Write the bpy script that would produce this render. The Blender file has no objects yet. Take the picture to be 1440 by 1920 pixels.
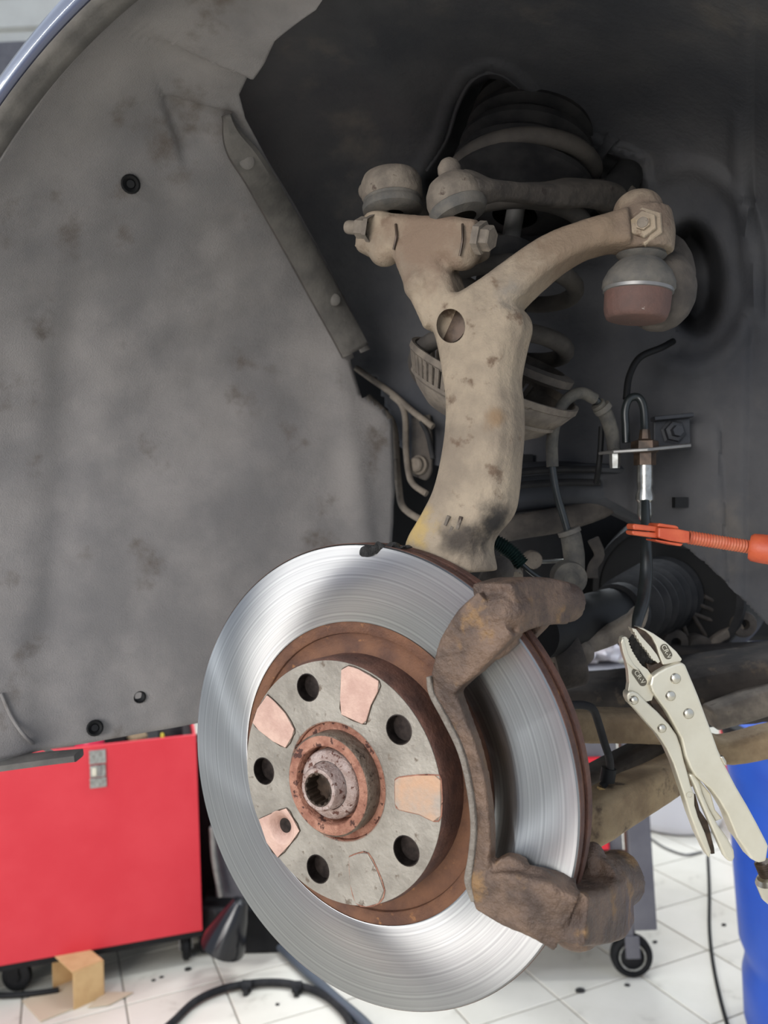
import bpy, bmesh, math, random
import numpy as np
from mathutils import Vector, Matrix, noise
random.seed(7)
SC = bpy.context.scene
COL = SC.collection
PI = math.pi

# ------------------------------------------------------------------ camera
F, CX, CY = 1440.0, 720.0, 960.0
CAM = Vector((0, 0, 1.10))
_p, _r = math.radians(3.0), 0.047
_r0, _u0 = Vector((1, 0, 0)), Vector((0, -math.sin(_p), math.cos(_p)))
FWD = Vector((0, math.cos(_p), math.sin(_p)))
RGT = math.cos(_r) * _r0 - math.sin(_r) * _u0
UPV = math.sin(_r) * _r0 + math.cos(_r) * _u0
cam_d = bpy.data.cameras.new('camera')
cam = bpy.data.objects.new('camera', cam_d)
COL.objects.link(cam)
cam.matrix_world = Matrix((
    (RGT.x, UPV.x, -FWD.x, CAM.x), (RGT.y, UPV.y, -FWD.y, CAM.y),
    (RGT.z, UPV.z, -FWD.z, CAM.z), (0, 0, 0, 1)))
cam_d.sensor_fit = 'HORIZONTAL'
cam_d.sensor_width = 36
cam_d.lens = 36
cam_d.clip_start = 0.01
cam_d.dof.use_dof = True
cam_d.dof.focus_distance = 0.52
cam_d.dof.aperture_fstop = 12
SC.camera = cam

# ------------------------------------------------------------------ world, lights, exposure
SC.view_settings.view_transform = 'Standard'
SC.view_settings.look = 'None'
SC.view_settings.exposure = 0.18
SC.view_settings.gamma = 1
SC.view_settings.use_curve_mapping = False
wd = bpy.data.worlds.new('workshop_daylight')
SC.world = wd
wd.use_nodes = True
wd.node_tree.nodes['Background'].inputs[0].default_value = (0.70, 0.79, 0.94, 1)
wd.node_tree.nodes['Background'].inputs[1].default_value = 0.80


def area(name, loc, target, sx, sy, power, col=(1, 1, 1)):
    l = bpy.data.lights.new(name, 'AREA')
    l.shape = 'RECTANGLE'
    l.size, l.size_y, l.energy, l.color = sx, sy, power, col
    o = bpy.data.objects.new(name, l)
    COL.objects.link(o)
    o.location = loc
    d = Vector(target) - Vector(loc)
    o.rotation_euler = d.to_track_quat('-Z', 'Y').to_euler()
    return o


# daylight through the open roller door of the bay, behind and to the left of the camera
area('door_daylight', (-2.6, -3.6, 1.55), (0, 0.6, 1.1), 2.6, 1.9, 180, (1.0, 0.975, 0.94))
# fluorescent tubes hanging over the bay; last two added to brighten floor and chest
for (x, y, z, a, w) in [(-3.6, 0.7, 3.3, 30, 17), (-3.3, 0.44, 3.3, 160, 14), (-3.3, -1.6, 3.3, 30, 20), (-4.1, 1.5, 2.7, 30, 15), (-1.2, -0.1, 3.6, 45, 14), (0.9, 3.6, 3.4, 20, 46), (-1.1, 3.3, 3.4, 20, 46), (1.0, 1.9, 3.4, 20, 30)]:
    o = area('tube_and_fill_light', (x, y, z), (0, .5, 1.0) if y < 1.8 else (x, y, 0), 0.06, 1.25, w, (0.88, 0.94, 1.0))
    zz_ = (Vector((x, y, z)) - Vector((0, .5, 1.0))).normalized() if y < 1.8 else Vector((0, 0, 1))
    yy_ = Vector((math.cos(math.radians(a)), math.sin(math.radians(a)), 0))
    xx_ = yy_.cross(zz_).normalized()
    yy_ = zz_.cross(xx_)
    o.rotation_euler = Matrix((xx_, yy_, zz_)).transposed().to_euler()


# ------------------------------------------------------------------ frames
def P(px, py, d):
    return CAM + d * ((px - CX) / F * RGT - (py - CY) / F * UPV + FWD)


def proj(v):
    q = v - CAM
    z = q.dot(FWD) or 1e-6
    return CX + F * q.dot(RGT) / z, CY - F * q.dot(UPV) / z


_a, _b = math.radians(32.73), math.radians(-0.55)
N = (-math.sin(_a) * math.cos(_b)) * RGT - math.sin(_b) * UPV - (math.cos(_a) * math.cos(_b)) * FWD   # outboard
U = (Vector((0, 0, 1)) - N * N.z).normalized()
T = U.cross(N).normalized()                                                              # towards the car's tail
O = P(670.3, 1445.2, 0.5075)                                                            # centre of the disc face


def W(t, u, n):
    return O + t * T + u * U + n * N


def CF(v):
    q = v - O
    return q.dot(T), q.dot(U), q.dot(N)


def ray(px, py):
    return (px - CX) / F * RGT - (py - CY) / F * UPV + FWD


def PN(px, py, n):
    r = ray(px, py)
    return CAM + r * ((O + N * n - CAM).dot(N) / r.dot(N))


def PF(px, py, z=0.0):
    r = ray(px, py)
    return CAM + r * ((z - CAM.z) / r.z)


def catmull(pts, k):
    if k <= 1:
        return list(pts)
    q = [2 * pts[0] - pts[1]] + list(pts) + [2 * pts[-1] - pts[-2]]
    out = []
    for i in range(1, len(q) - 2):
        a, b, c, d = q[i - 1], q[i], q[i + 1], q[i + 2]
        for j in range(k):
            s = j / k
            out.append(0.5 * ((2 * b) + (c - a) * s + (2 * a - 5 * b + 4 * c - d) * s * s + (3 * b - a - 3 * c + d) * s ** 3))
    out.append(pts[-1])
    return out


# ------------------------------------------------------------------ materials
def lin(c):
    c = [x / 255 for x in c]
    return tuple(x / 12.92 if x <= .04045 else ((x + .055) / 1.055) ** 2.4 for x in c) + (1,)


def mat(name, c1, c2=None, scale=20, rough=.6, metal=0, bump=.0, bscale=None, c3=None, s3=60, t3=.62, w3=.05,
        rough2=None, spec=.5, coat=0, trans=0, stretch=(1, 1, 1), stains=(), detail=6, emit=None):
    m = bpy.data.materials.new(name)
    m.use_nodes = True
    nt = m.node_tree
    nd, lk = nt.nodes, nt.links
    b = nd['Principled BSDF']
    b.inputs['Metallic'].default_value = metal
    b.inputs['Roughness'].default_value = rough
    b.inputs['Specular IOR Level'].default_value = spec
    b.inputs['Coat Weight'].default_value = coat
    b.inputs['Coat Roughness'].default_value = .06
    b.inputs['Transmission Weight'].default_value = trans
    tc = nd.new('ShaderNodeTexCoord')
    mp = nd.new('ShaderNodeMapping')
    mp.inputs['Scale'].default_value = stretch
    lk.new(tc.outputs['Object'], mp.inputs['Vector'])

    def nz(sc, det=detail, ro=.6):
        n = nd.new('ShaderNodeTexNoise')
        n.inputs['Scale'].default_value = sc
        n.inputs['Detail'].default_value = det
        n.inputs['Roughness'].default_value = ro
        lk.new(mp.outputs[0], n.inputs['Vector'])
        return n

    def ramp(src, lo, hi):
        r = nd.new('ShaderNodeMapRange')
        r.interpolation_type = 'SMOOTHSTEP'
        r.inputs['From Min'].default_value = lo
        r.inputs['From Max'].default_value = hi
        lk.new(src, r.inputs['Value'])
        return r.outputs[0]

    def mix(f, a, c):
        x = nd.new('ShaderNodeMix')
        x.data_type = 'RGBA'
        lk.new(f, x.inputs[0])
        for s, k in ((a, 6), (c, 7)):
            if isinstance(s, tuple):
                x.inputs[k].default_value = s
            else:
                lk.new(s, x.inputs[k])
        return x.outputs[2]
    col = lin(c1)
    n1 = nz(scale)
    if c2:
        f = ramp(n1.outputs[0], .33, .67)
        col = mix(f, lin(c1), lin(c2))
        if rough2 is not None:
            rr = nd.new('ShaderNodeMapRange')
            rr.inputs['To Min'].default_value, rr.inputs['To Max'].default_value = rough, rough2
            lk.new(f, rr.inputs['Value'])
            lk.new(rr.outputs[0], b.inputs['Roughness'])
    if c3:
        col = mix(ramp(nz(s3).outputs[0], t3, t3 + w3), col, lin(c3))
    for (cen, rad, c, soft, ns) in stains:
        vm = nd.new('ShaderNodeVectorMath')
        vm.operation = 'DISTANCE'
        vm.inputs[1].default_value = cen
        lk.new(tc.outputs['Object'], vm.inputs[0])
        s = nz(ns)
        ad = nd.new('ShaderNodeMath')
        ad.operation = 'MULTIPLY_ADD'
        ad.inputs[1].default_value = rad * 1.4
        lk.new(s.outputs[0], ad.inputs[0])
        lk.new(vm.outputs['Value'], ad.inputs[2])
        inv = nd.new('ShaderNodeMath')
        inv.operation = 'SUBTRACT'
        inv.inputs[0].default_value = 1
        lk.new(ramp(ad.outputs[0], rad * (1.7 - soft), rad * 1.7), inv.inputs[1])
        col = mix(inv.outputs[0], col, lin(c))
    if isinstance(col, tuple):
        b.inputs['Base Color'].default_value = col
    else:
        lk.new(col, b.inputs['Base Color'])
    if bump:
        bp = nd.new('ShaderNodeBump')
        bp.inputs['Strength'].default_value = bump
        bp.inputs['Distance'].default_value = .004
        lk.new(nz(bscale or scale * 3).outputs[0], bp.inputs['Height'])
        lk.new(bp.outputs[0], b.inputs['Normal'])
    if emit:
        b.inputs['Emission Color'].default_value = lin(emit[0])
        b.inputs['Emission Strength'].default_value = emit[1]
    return m


def steel_disc():
    m = mat('brushed_brake_steel', (176, 176, 176), None, metal=1, rough=.3)
    nt = m.node_tree
    nd, lk = nt.nodes, nt.links
    b = nd['Principled BSDF']
    b.inputs['Anisotropic'].default_value = 1.0
    tg = nd.new('ShaderNodeTangent')
    tg.direction_type = 'RADIAL'
    tg.axis = 'Z'
    lk.new(tg.outputs[0], b.inputs['Tangent'])
    tc = nd.new('ShaderNodeTexCoord')
    sx = nd.new('ShaderNodeSeparateXYZ')
    lk.new(tc.outputs['Object'], sx.inputs[0])
    cb = nd.new('ShaderNodeCombineXYZ')
    lk.new(sx.outputs[0], cb.inputs[0])
    lk.new(sx.outputs[1], cb.inputs[1])
    ln = nd.new('ShaderNodeVectorMath')
    ln.operation = 'LENGTH'
    lk.new(cb.outputs[0], ln.inputs[0])

    def n1(sc, det):
        n = nd.new('ShaderNodeTexNoise')
        n.noise_dimensions = '1D'
        n.inputs['Scale'].default_value = sc
        n.inputs['Detail'].default_value = det
        lk.new(ln.outputs['Value'], n.inputs['W'])
        return n.outputs[0]
    cr = nd.new('ShaderNodeValToRGB')
    cr.color_ramp.elements[0].position, cr.color_ramp.elements[1].position = .3, .72
    cr.color_ramp.elements[0].color, cr.color_ramp.elements[1].color = lin((146, 146, 146)), lin((168, 168, 167))
    lk.new(n1(700, 4), cr.inputs[0])
    n2 = nd.new('ShaderNodeTexNoise')
    n2.inputs['Scale'].default_value = 22
    n2.inputs['Detail'].default_value = 5
    lk.new(tc.outputs['Object'], n2.inputs['Vector'])
    mr = nd.new('ShaderNodeMapRange')
    mr.inputs['From Min'].default_value, mr.inputs['From Max'].default_value = .35, .7
    mr.inputs['To Min'].default_value, mr.inputs['To Max'].default_value = .29, .36
    lk.new(n2.outputs[0], mr.inputs['Value'])
    lk.new(mr.outputs[0], b.inputs['Roughness'])
    # oily pad smear left on the swept band
    lk.new(cr.outputs[0], b.inputs['Base Color'])
    bp = nd.new('ShaderNodeBump')
    bp.inputs['Strength'].default_value = .012
    bp.inputs['Distance'].default_value = .0006
    lk.new(n1(1500, 2), bp.inputs['Height'])
    lk.new(bp.outputs[0], b.inputs['Normal'])
    return m


# ------------------------------------------------------------------ mesh builder
class MB:
    def __init__(s):
        s.v, s.f = [], []

    def add(s, vs, fs):
        k = len(s.v)
        s.v += [Vector(x) for x in vs]
        s.f += [[i + k for i in f] for f in fs]
        return s

    def loft(s, rings, closed=True, caps=True):
        k = len(s.v)
        n = len(rings[0])
        for r in rings:
            s.v += [Vector(x) for x in r]
        for i in range(len(rings) - 1):
            for j in range(n if closed else n - 1):
                a, b = k + i * n + j, k + i * n + (j + 1) % n
                s.f.append([a, b, b + n, a + n])
        if caps and closed:
            s.f.append([k + j for j in range(n)][::-1])
            s.f.append([k + (len(rings) - 1) * n + j for j in range(n)])
        return s

    def tube(s, pts, r, seg=12, k=4, caps=True, flat=None, ax=None):
        """round (or flattened) tube through pts; r a number or one radius per point; flat scales the second axis; ax fixes the first axis"""
        pts = [Vector(p) for p in pts]
        n0 = len(pts)
        rr = [r] * n0 if isinstance(r, (int, float)) else list(r)
        ff = [1 if flat is None else flat] * n0 if not isinstance(flat, (list, tuple)) else list(flat)
        q = catmull(pts, k)
        m = len(q)
        rings = []
        prev = None
        for i, p in enumerate(q):
            x = i * (n0 - 1) / max(1, m - 1)
            a = min(int(x), n0 - 2)
            w = x - a
            rad = rr[a] * (1 - w) + rr[a + 1] * w
            fl = ff[a] * (1 - w) + ff[a + 1] * w
            d = (q[min(i + 1, m - 1)] - q[max(i - 1, 0)]).normalized()
            if ax is not None:
                e1 = (ax - d * ax.dot(d)).normalized()
            elif prev is None:
                e1 = d.orthogonal().normalized()
            else:
                e1 = (prev - d * prev.dot(d)).normalized()
            prev = e1
            e2 = d.cross(e1)
            rings.append([p + rad * (math.cos(2 * PI * j / seg) * e1 + fl * math.sin(2 * PI * j / seg) * e2) for j in range(seg)])
        return s.loft(rings, True, caps)

    def strap(s, pts, wid, dep, ax, k=3, c=.3):
        """bar of rounded rectangular section: dep along ax, wid across"""
        pts = [Vector(p) for p in pts]
        n0 = len(pts)
        q = catmull(pts, k)
        m = len(q)
        wid = [wid] * n0 if isinstance(wid, (int, float)) else wid
        dep = [dep] * n0 if isinstance(dep, (int, float)) else dep
        rings = []
        for i, p in enumerate(q):
            x = i * (n0 - 1) / max(1, m - 1)
            a = min(int(x), n0 - 2)
            w = x - a
            hw = (wid[a] * (1 - w) + wid[a + 1] * w) / 2
            hd = (dep[a] * (1 - w) + dep[a + 1] * w) / 2
            d = (q[min(i + 1, m - 1)] - q[max(i - 1, 0)]).normalized()
            e1 = (ax - d * ax.dot(d)).normalized()
            e2 = d.cross(e1)
            rings.append([p + e1 * hd * y + e2 * hw * z for y, z in
                          ((1, 1 - c), (1 - c, 1), (c - 1, 1), (-1, 1 - c), (-1, c - 1), (c - 1, -1), (1 - c, -1), (1, c - 1))])
        return s.loft(rings)

    def lathe(s, prof, o, ax, seg=48, a0=0, a1=2 * PI, x=None, close=False):
        ax = Vector(ax).normalized()
        e1 = (x - ax * x.dot(ax)).normalized() if x is not None else ax.orthogonal().normalized()
        e2 = ax.cross(e1)
        full = abs(a1 - a0 - 2 * PI) < 1e-6
        m = seg if full else seg + 1
        prof = list(prof) + ([prof[0]] if close else [])
        rings = []
        for (r, h) in prof:
            rings.append([o + ax * h + r * (math.cos(a0 + (a1 - a0) * j / seg) * e1 + math.sin(a0 + (a1 - a0) * j / seg) * e2) for j in range(m)])
        s.loft(rings, full, False)
        return s

    def cap(s, o, ax, r, h, seg=48, x=None):
        ax = Vector(ax).normalized()
        e1 = (x - ax * x.dot(ax)).normalized() if x is not None else ax.orthogonal().normalized()
        e2 = ax.cross(e1)
        return s.add([o + ax * h + r * (math.cos(2 * PI * j / seg) * e1 + math.sin(2 * PI * j / seg) * e2) for j in range(seg)], [list(range(seg))])

    def box(s, c, a, b, d):
        vs = [c + i * a + j * b + k * d for i in (-1, 1) for j in (-1, 1) for k in (-1, 1)]
        return s.add(vs, [[0, 1, 3, 2], [4, 6, 7, 5], [0, 4, 5, 1], [2, 3, 7, 6], [0, 2, 6, 4], [1, 5, 7, 3]])

    def prism(s, poly, vec):
        n = len(poly)
        poly = [Vector(p) for p in poly]
        return s.add(poly + [p + vec for p in poly],
                     [list(range(n))[::-1], list(range(n, 2 * n))] + [[i, (i + 1) % n, n + (i + 1) % n, n + i] for i in range(n)])

    def ball(s, c, a, b, d, seg=16, rings=10):
        vs, fs = [c + d], []
        for i in range(1, rings):
            th = PI * i / rings
            for j in range(seg):
                ph = 2 * PI * j / seg
                vs.append(c + math.sin(th) * (math.cos(ph) * a + math.sin(ph) * b) + math.cos(th) * d)
        vs.append(c - d)
        for j in range(seg):
            fs.append([0, 1 + j, 1 + (j + 1) % seg])
            fs.append([len(vs) - 1, 1 + (rings - 2) * seg + (j + 1) % seg, 1 + (rings - 2) * seg + j])
        for i in range(rings - 2):
            for j in range(seg):
                p, q = 1 + i * seg + j, 1 + i * seg + (j + 1) % seg
                fs.append([p, p + seg, q + seg, q])
        return s.add(vs, fs)

    def grid(s, rows):
        return s.loft(rows, False, False)

    def mesh(s, name, inv=None):
        me = bpy.data.meshes.new(name)
        me.from_pydata([tuple(inv @ v) if inv is not None else tuple(v) for v in s.v], [], s.f)
        bm = bmesh.new()
        bm.from_mesh(me)
        bmesh.ops.recalc_face_normals(bm, faces=bm.faces)
        bm.to_mesh(me)
        bm.free()
        return me

    def build(s, name, m, parent=None, bevel=0, solid=0, flat=False, ang=40, sub=0, off=-1, origin=None):
        inv = parent_world(parent).inverted() if parent is not None else None
        org = None
        if parent is None:
            org = Vector(origin) if origin is not None else base_of(s.v)
            inv = Matrix.Translation(-org)
        me = s.mesh(name, inv)
        return link(name, me, m, parent, bevel, solid, flat, ang, sub, off, org)


WM = {}


def base_of(vs):
    c = sum(vs, Vector()) / len(vs)
    return Vector((c.x, c.y, min(v.z for v in vs)))


def parent_world(p):
    return WM[p.name]


def link(name, me, m, parent=None, bevel=0, solid=0, flat=False, ang=40, sub=0, off=-1, org=None):
    o = bpy.data.objects.new(name, me)
    COL.objects.link(o)
    me.materials.clear()
    me.materials.append(m)
    if not flat:
        for p in me.polygons:
            p.use_smooth = True
        me.set_sharp_from_angle(angle=math.radians(ang))
    if solid:
        x = o.modifiers.new('thickness', 'SOLIDIFY')
        x.thickness = solid
        x.offset = off
    if bevel:
        x = o.modifiers.new('bevel', 'BEVEL')
        x.width, x.segments, x.limit_method, x.angle_limit = bevel, 2, 'ANGLE', math.radians(35)
    if sub:
        x = o.modifiers.new('subdiv', 'SUBSURF')
        x.levels = x.render_levels = sub
    if parent is not None:
        o.parent = parent
        WM[o.name] = WM[parent.name]
    else:
        if org is not None:
            o.location = org
        WM[o.name] = Matrix.Translation(org if org is not None else Vector())
    return o


def cast(name, mb, m, parent=None, voxel=.002, smooth=4, cutters=(), origin=None):
    """fuses overlapping solids into one cast-looking skin"""
    t = bpy.data.objects.new('tmp', mb.mesh('tmp'))
    COL.objects.link(t)
    x = t.modifiers.new('r', 'REMESH')
    x.mode, x.voxel_size = 'VOXEL', voxel
    x = t.modifiers.new('s', 'SMOOTH')
    x.iterations, x.factor = smooth, .5
    cs = []
    for c in cutters:
        co = bpy.data.objects.new('tmpc', c.mesh('tmpc'))
        COL.objects.link(co)
        cs.append(co)
        x = t.modifiers.new('b', 'BOOLEAN')
        x.operation, x.object, x.solver = 'DIFFERENCE', co, 'EXACT'
    dg = bpy.context.evaluated_depsgraph_get()
    me = bpy.data.meshes.new_from_object(t.evaluated_get(dg))
    for q in [t] + cs:
        bpy.data.objects.remove(q)
    me.name = name
    if parent is not None:
        me.transform(parent_world(parent).inverted())
        return link(name, me, m, parent)
    org = Vector(origin) if origin is not None else base_of([v.co for v in me.vertices])
    me.transform(Matrix.Translation(-org))
    return link(name, me, m, None, org=org)


def tag(o, label, cat, group=None, kind=None):
    o['label'] = label
    o['category'] = cat
    if group:
        o['group'] = group
    if kind:
        o['kind'] = kind
    return o


def thing(name, loc, label, cat, group=None, mtx=None):
    o = bpy.data.objects.new(name, None)
    o.empty_display_size = .03
    COL.objects.link(o)
    o.matrix_world = mtx if mtx is not None else Matrix.Translation(loc)
    WM[o.name] = o.matrix_world.copy()
    return tag(o, label, cat, group)


def text_mesh(txt, size, ext):
    c = bpy.data.curves.new('t', 'FONT')
    c.body, c.size, c.extrude, c.align_x, c.align_y = txt, size, ext, 'CENTER', 'CENTER'
    o = bpy.data.objects.new('t', c)
    COL.objects.link(o)
    dg = bpy.context.evaluated_depsgraph_get()
    me = bpy.data.meshes.new_from_object(o.evaluated_get(dg))
    bpy.data.objects.remove(o)
    return me


def plate(loops, ext):
    """flat plate with holes: list of 2-D loops, the first the outline; runs from z=-ext to ext"""
    c = bpy.data.curves.new('p', 'CURVE')
    c.dimensions, c.fill_mode, c.extrude = '2D', 'BOTH', ext
    for lp in loops:
        s = c.splines.new('POLY')
        s.points.add(len(lp) - 1)
        for i, (x, y) in enumerate(lp):
            s.points[i].co = (x, y, 0, 1)
        s.use_cyclic_u = True
    o = bpy.data.objects.new('p', c)
    COL.objects.link(o)
    dg = bpy.context.evaluated_depsgraph_get()
    me = bpy.data.meshes.new_from_object(o.evaluated_get(dg))
    bpy.data.objects.remove(o)
    return me


def circ(x, y, r, n=32):
    return [(x + r * math.cos(2 * PI * i / n), y + r * math.sin(2 * PI * i / n)) for i in range(n)]


# ------------------------------------------------------------------ material library
M = {}
M['felt'] = mat('grey_felt_liner', (122, 119, 118), (145, 140, 137), 9, .95, bump=.4, bscale=900, spec=.15,
                c3=(104, 96, 90), s3=16, t3=.56, w3=.16)
M['plastic'] = mat('dusty_black_plastic', (84, 81, 78), (105, 101, 96), 30, .75, bump=.2, bscale=150, spec=.3)
M['body'] = mat('undersealed_body', (54, 55, 59), (74, 73, 74), 6, .8, bump=.25, bscale=160, c3=(92, 87, 82), s3=9, t3=.58, w3=.2, spec=.25)
M['rail'] = mat('dark_painted_rail', (38, 40, 45), (56, 56, 58), 14, .55, bump=.15, bscale=90, spec=.4)
M['paint'] = mat('dark_blue_car_paint', (48, 53, 76), None, rough=.3, coat=1, spec=.5)
M['rubber'] = mat('dusty_rubber', (24, 24, 26), (42, 41, 41), 40, .7, bump=.1, spec=.25)
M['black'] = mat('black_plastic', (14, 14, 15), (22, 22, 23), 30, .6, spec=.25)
M['blackgloss'] = mat('glossy_black_plastic', (18, 18, 22), None, rough=.18)
M['boot'] = mat('grey_rubber_boot', (72, 70, 67), (94, 89, 82), 60, .8, bump=.2)
M['dust'] = mat('dusty_steel', (88, 80, 72), (120, 110, 98), 45, .85, bump=.3, bscale=200, c3=(66, 54, 46), s3=90, t3=.62, w3=.08)
M['dust_dark'] = mat('dirty_dark_steel', (54, 49, 45), (80, 73, 66), 40, .85, bump=.3, bscale=160, c3=(48, 40, 36), s3=80, t3=.6, w3=.1)
M['mud'] = mat('muddy_steel', (118, 98, 74), (148, 128, 98), 30, .85, bump=.4, bscale=160, c3=(78, 62, 46), s3=45, t3=.56, w3=.14)
M['rust'] = mat('brown_rust', (84, 56, 43), (114, 77, 54), 34, .8, bump=.4, bscale=320, c3=(142, 98, 62), s3=120, t3=.62, w3=.1)
M['rustdark'] = mat('dark_rust', (74, 50, 42), (104, 70, 56), 50, .7, bump=.4, bscale=260, metal=.2)
M['bracket'] = mat('rusty_cast_iron', (70, 56, 48), (112, 90, 74), 30, .55, bump=1.0, bscale=110, c3=(128, 98, 64), s3=42, t3=.55, w3=.14, metal=.25)
M['steel'] = steel_disc()
M['hat'] = mat('grey_cleaned_iron', (126, 119, 109), (154, 147, 136), 34, .5, metal=.4, bump=.25, bscale=260, c3=(104, 92, 80), s3=130, t3=.6, w3=.1)
M['copper'] = mat('bare_pinkish_patch', (176, 142, 128), (196, 164, 148), 50, .6, metal=.2, bump=.25, bscale=400)
M['copper2'] = mat('half_cleaned_patch', (150, 142, 132), (180, 144, 116), 34, .6, metal=.25, bump=.25, bscale=300)
M['rustpink'] = mat('scraped_hub_rust', (140, 92, 74), (176, 128, 106), 120, .6, metal=.35, bump=.6, bscale=500, c3=(78, 48, 40), s3=160, t3=.56, w3=.06)
M['hubdark'] = mat('greasy_hub_steel', (96, 82, 70), (126, 110, 96), 120, .45, metal=.6, bump=.5, bscale=400, c3=(52, 40, 32), s3=200, t3=.6, w3=.06)
M['bolt'] = mat('worn_axle_bolt', (150, 128, 118), (176, 158, 150), 150, .5, metal=.5, bump=.5, bscale=600, c3=(96, 62, 52), s3=220, t3=.56, w3=.06)
M['hole'] = mat('dark_threaded_bore', (36, 30, 28), (58, 50, 46), 200, .4, metal=.7)
M['nickel'] = mat('satin_nickel_plate', (206, 199, 180), (214, 208, 190), 30, .42, metal=.5, bump=.05, bscale=400)
M['nickel_shiny'] = mat('shiny_nickel_rivet', (206, 200, 186), None, rough=.32, metal=1)
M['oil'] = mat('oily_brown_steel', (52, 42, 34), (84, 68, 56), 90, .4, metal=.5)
M['orange'] = mat('orange_plastic', (176, 70, 40), (190, 88, 54), 60, .5, bump=.1)
M['orange_pale'] = mat('dusty_orange_plastic', (180, 100, 70), (176, 82, 52), 90, .55, bump=.1)
M['red'] = mat('red_toolbox_paint', (200, 42, 54), (206, 52, 62), 5, .45, spec=.4)
M['reddark'] = mat('red_tray_paint', (212, 34, 48), None, rough=.4)
M['pink'] = mat('pinkish_red_tape', (200, 50, 80), None, rough=.25)
M['grey'] = mat('dark_grey_trolley_paint', (92, 90, 94), (102, 100, 103), 14, .6)
M['steelgrey'] = mat('grey_metal', (120, 118, 116), (140, 138, 134), 30, .45, metal=.6)
M['brass'] = mat('old_brass', (170, 140, 90), None, rough=.4, metal=.8)
M['card'] = mat('kraft_cardboard', (206, 172, 122), (194, 158, 110), 25, .85, bump=.05)
M['cardin'] = mat('pale_cardboard', (196, 178, 152), None, rough=.85)
M['tile'] = mat('white_floor_tile', (222, 216, 202), (210, 204, 189), 3.2, .34, rough2=.5, c3=(160, 152, 138), s3=7, t3=.58, w3=.2)
M['grout'] = mat('dirty_grout', (150, 144, 132), None, rough=.9)
M['white'] = mat('white_plastic', (226, 224, 228), None, rough=.35)
M['bag'] = mat('white_crumpled_film', (238, 236, 238), (214, 206, 208), 60, .3)
M['blue'] = mat('blue_plastic', (30, 74, 168), (38, 84, 180), 6, .42)
M['cladding'] = mat('cream_wall_cladding', (206, 204, 194), (194, 191, 182), 2, .7)
M['hosegrey'] = mat('grey_rubber_sleeve', (62, 60, 57), (88, 84, 76), 80, .8, bump=.3, bscale=400)
M['hoseblack'] = mat('black_brake_hose', (20, 24, 25), (34, 38, 38), 60, .35)
M['conduit'] = mat('dark_green_conduit', (14, 30, 28), (26, 44, 40), 60, .3)
M['silver'] = mat('zinc_fitting', (176, 176, 172), (140, 138, 132), 120, .3, metal=.9)
M['grease'] = mat('black_grease', (20, 19, 18), (46, 44, 42), 300, .5, bump=1, bscale=500)
M['bluegrey'] = mat('blue_grey_hose', (74, 80, 88), None, rough=.5)
#MARK_OBJECTS
# ================================================================== the setting
def struct(o):
    o['kind'] = 'structure'
    return o


fl = MB().box(Vector((0, 2.2, -.054)), Vector((5, 0, 0)), Vector((0, 5.2, 0)), Vector((0, 0, .05))).build('floor', M['grout'], flat=True, origin=(0, 2.2, 0))
struct(fl)
fl['label'] = 'white tiled workshop floor with dirty grout lines'
_q1, _q2 = PF(1048, 1873), PF(1327, 1781)
TS = (_q2 - _q1).length / 2
TA = (_q2 - _q1).normalized()
TB = Vector((-TA.y, TA.x, 0))
print('TILE', TS, [tuple(round(c, 2) for c in PF(*q)) for q in ((1048, 1873), (1327, 1781), (1212, 1831), (990, 1824), (1399, 1816))])
h = TS / 2 - .0022
mbt = MB()
mbt.loft([[Vector((x * hh, y * hh, z)) for x, y in ((-1, -1), (1, -1), (1, 1), (-1, 1))] for hh, z in ((h, -.004), (h, -.0012), (h - .0018, 0))])
tile_me = mbt.mesh('tile')
tile_me.materials.append(M['tile'])
nt_ = 0
far_t = []
rot_ = math.atan2(TA.y, TA.x)
for i in range(-34, 35):
    for j in range(-34, 35):
        c = _q1 + TA * (TS * (i + .5)) + TB * (TS * (j + .5))
        z = (c - CAM).dot(FWD)
        px, py = proj(c)
        if 1.2 < z < 4.2 and -330 < px < 1780 and py < 2350:
            o = bpy.data.objects.new('tile', tile_me)
            COL.objects.link(o)
            o.parent = fl
            o.location = Vector((c.x, c.y, 0)) - Vector((0, 2.2, 0))
            o.rotation_euler = (random.uniform(-.0006, .0006), 0, math.atan2(TA.y, TA.x) + random.choice((0, PI / 2, PI, -PI / 2)))
            nt_ += 1
        elif c.y > -2.6 and c.y < 6.6 and abs(c.x) < 4.6:
            far_t.append((c, rot_))
print('tiles', nt_)
mbf = MB()
for c, a_ in far_t:
    mbf.loft([[Vector((c.x, c.y, 0)) + TA * (x * hh) + TB * (y * hh) + Vector((0, 0, z)) for x, y in ((-1, -1), (1, -1), (1, 1), (-1, 1))] for hh, z in ((h, -.004), (h - .0016, 0))])
WM[fl.name] = Matrix.Translation(fl.location)
tf = mbf.build('tile_field', M['tile'], fl, flat=True)
tf['kind'] = 'stuff'
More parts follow.
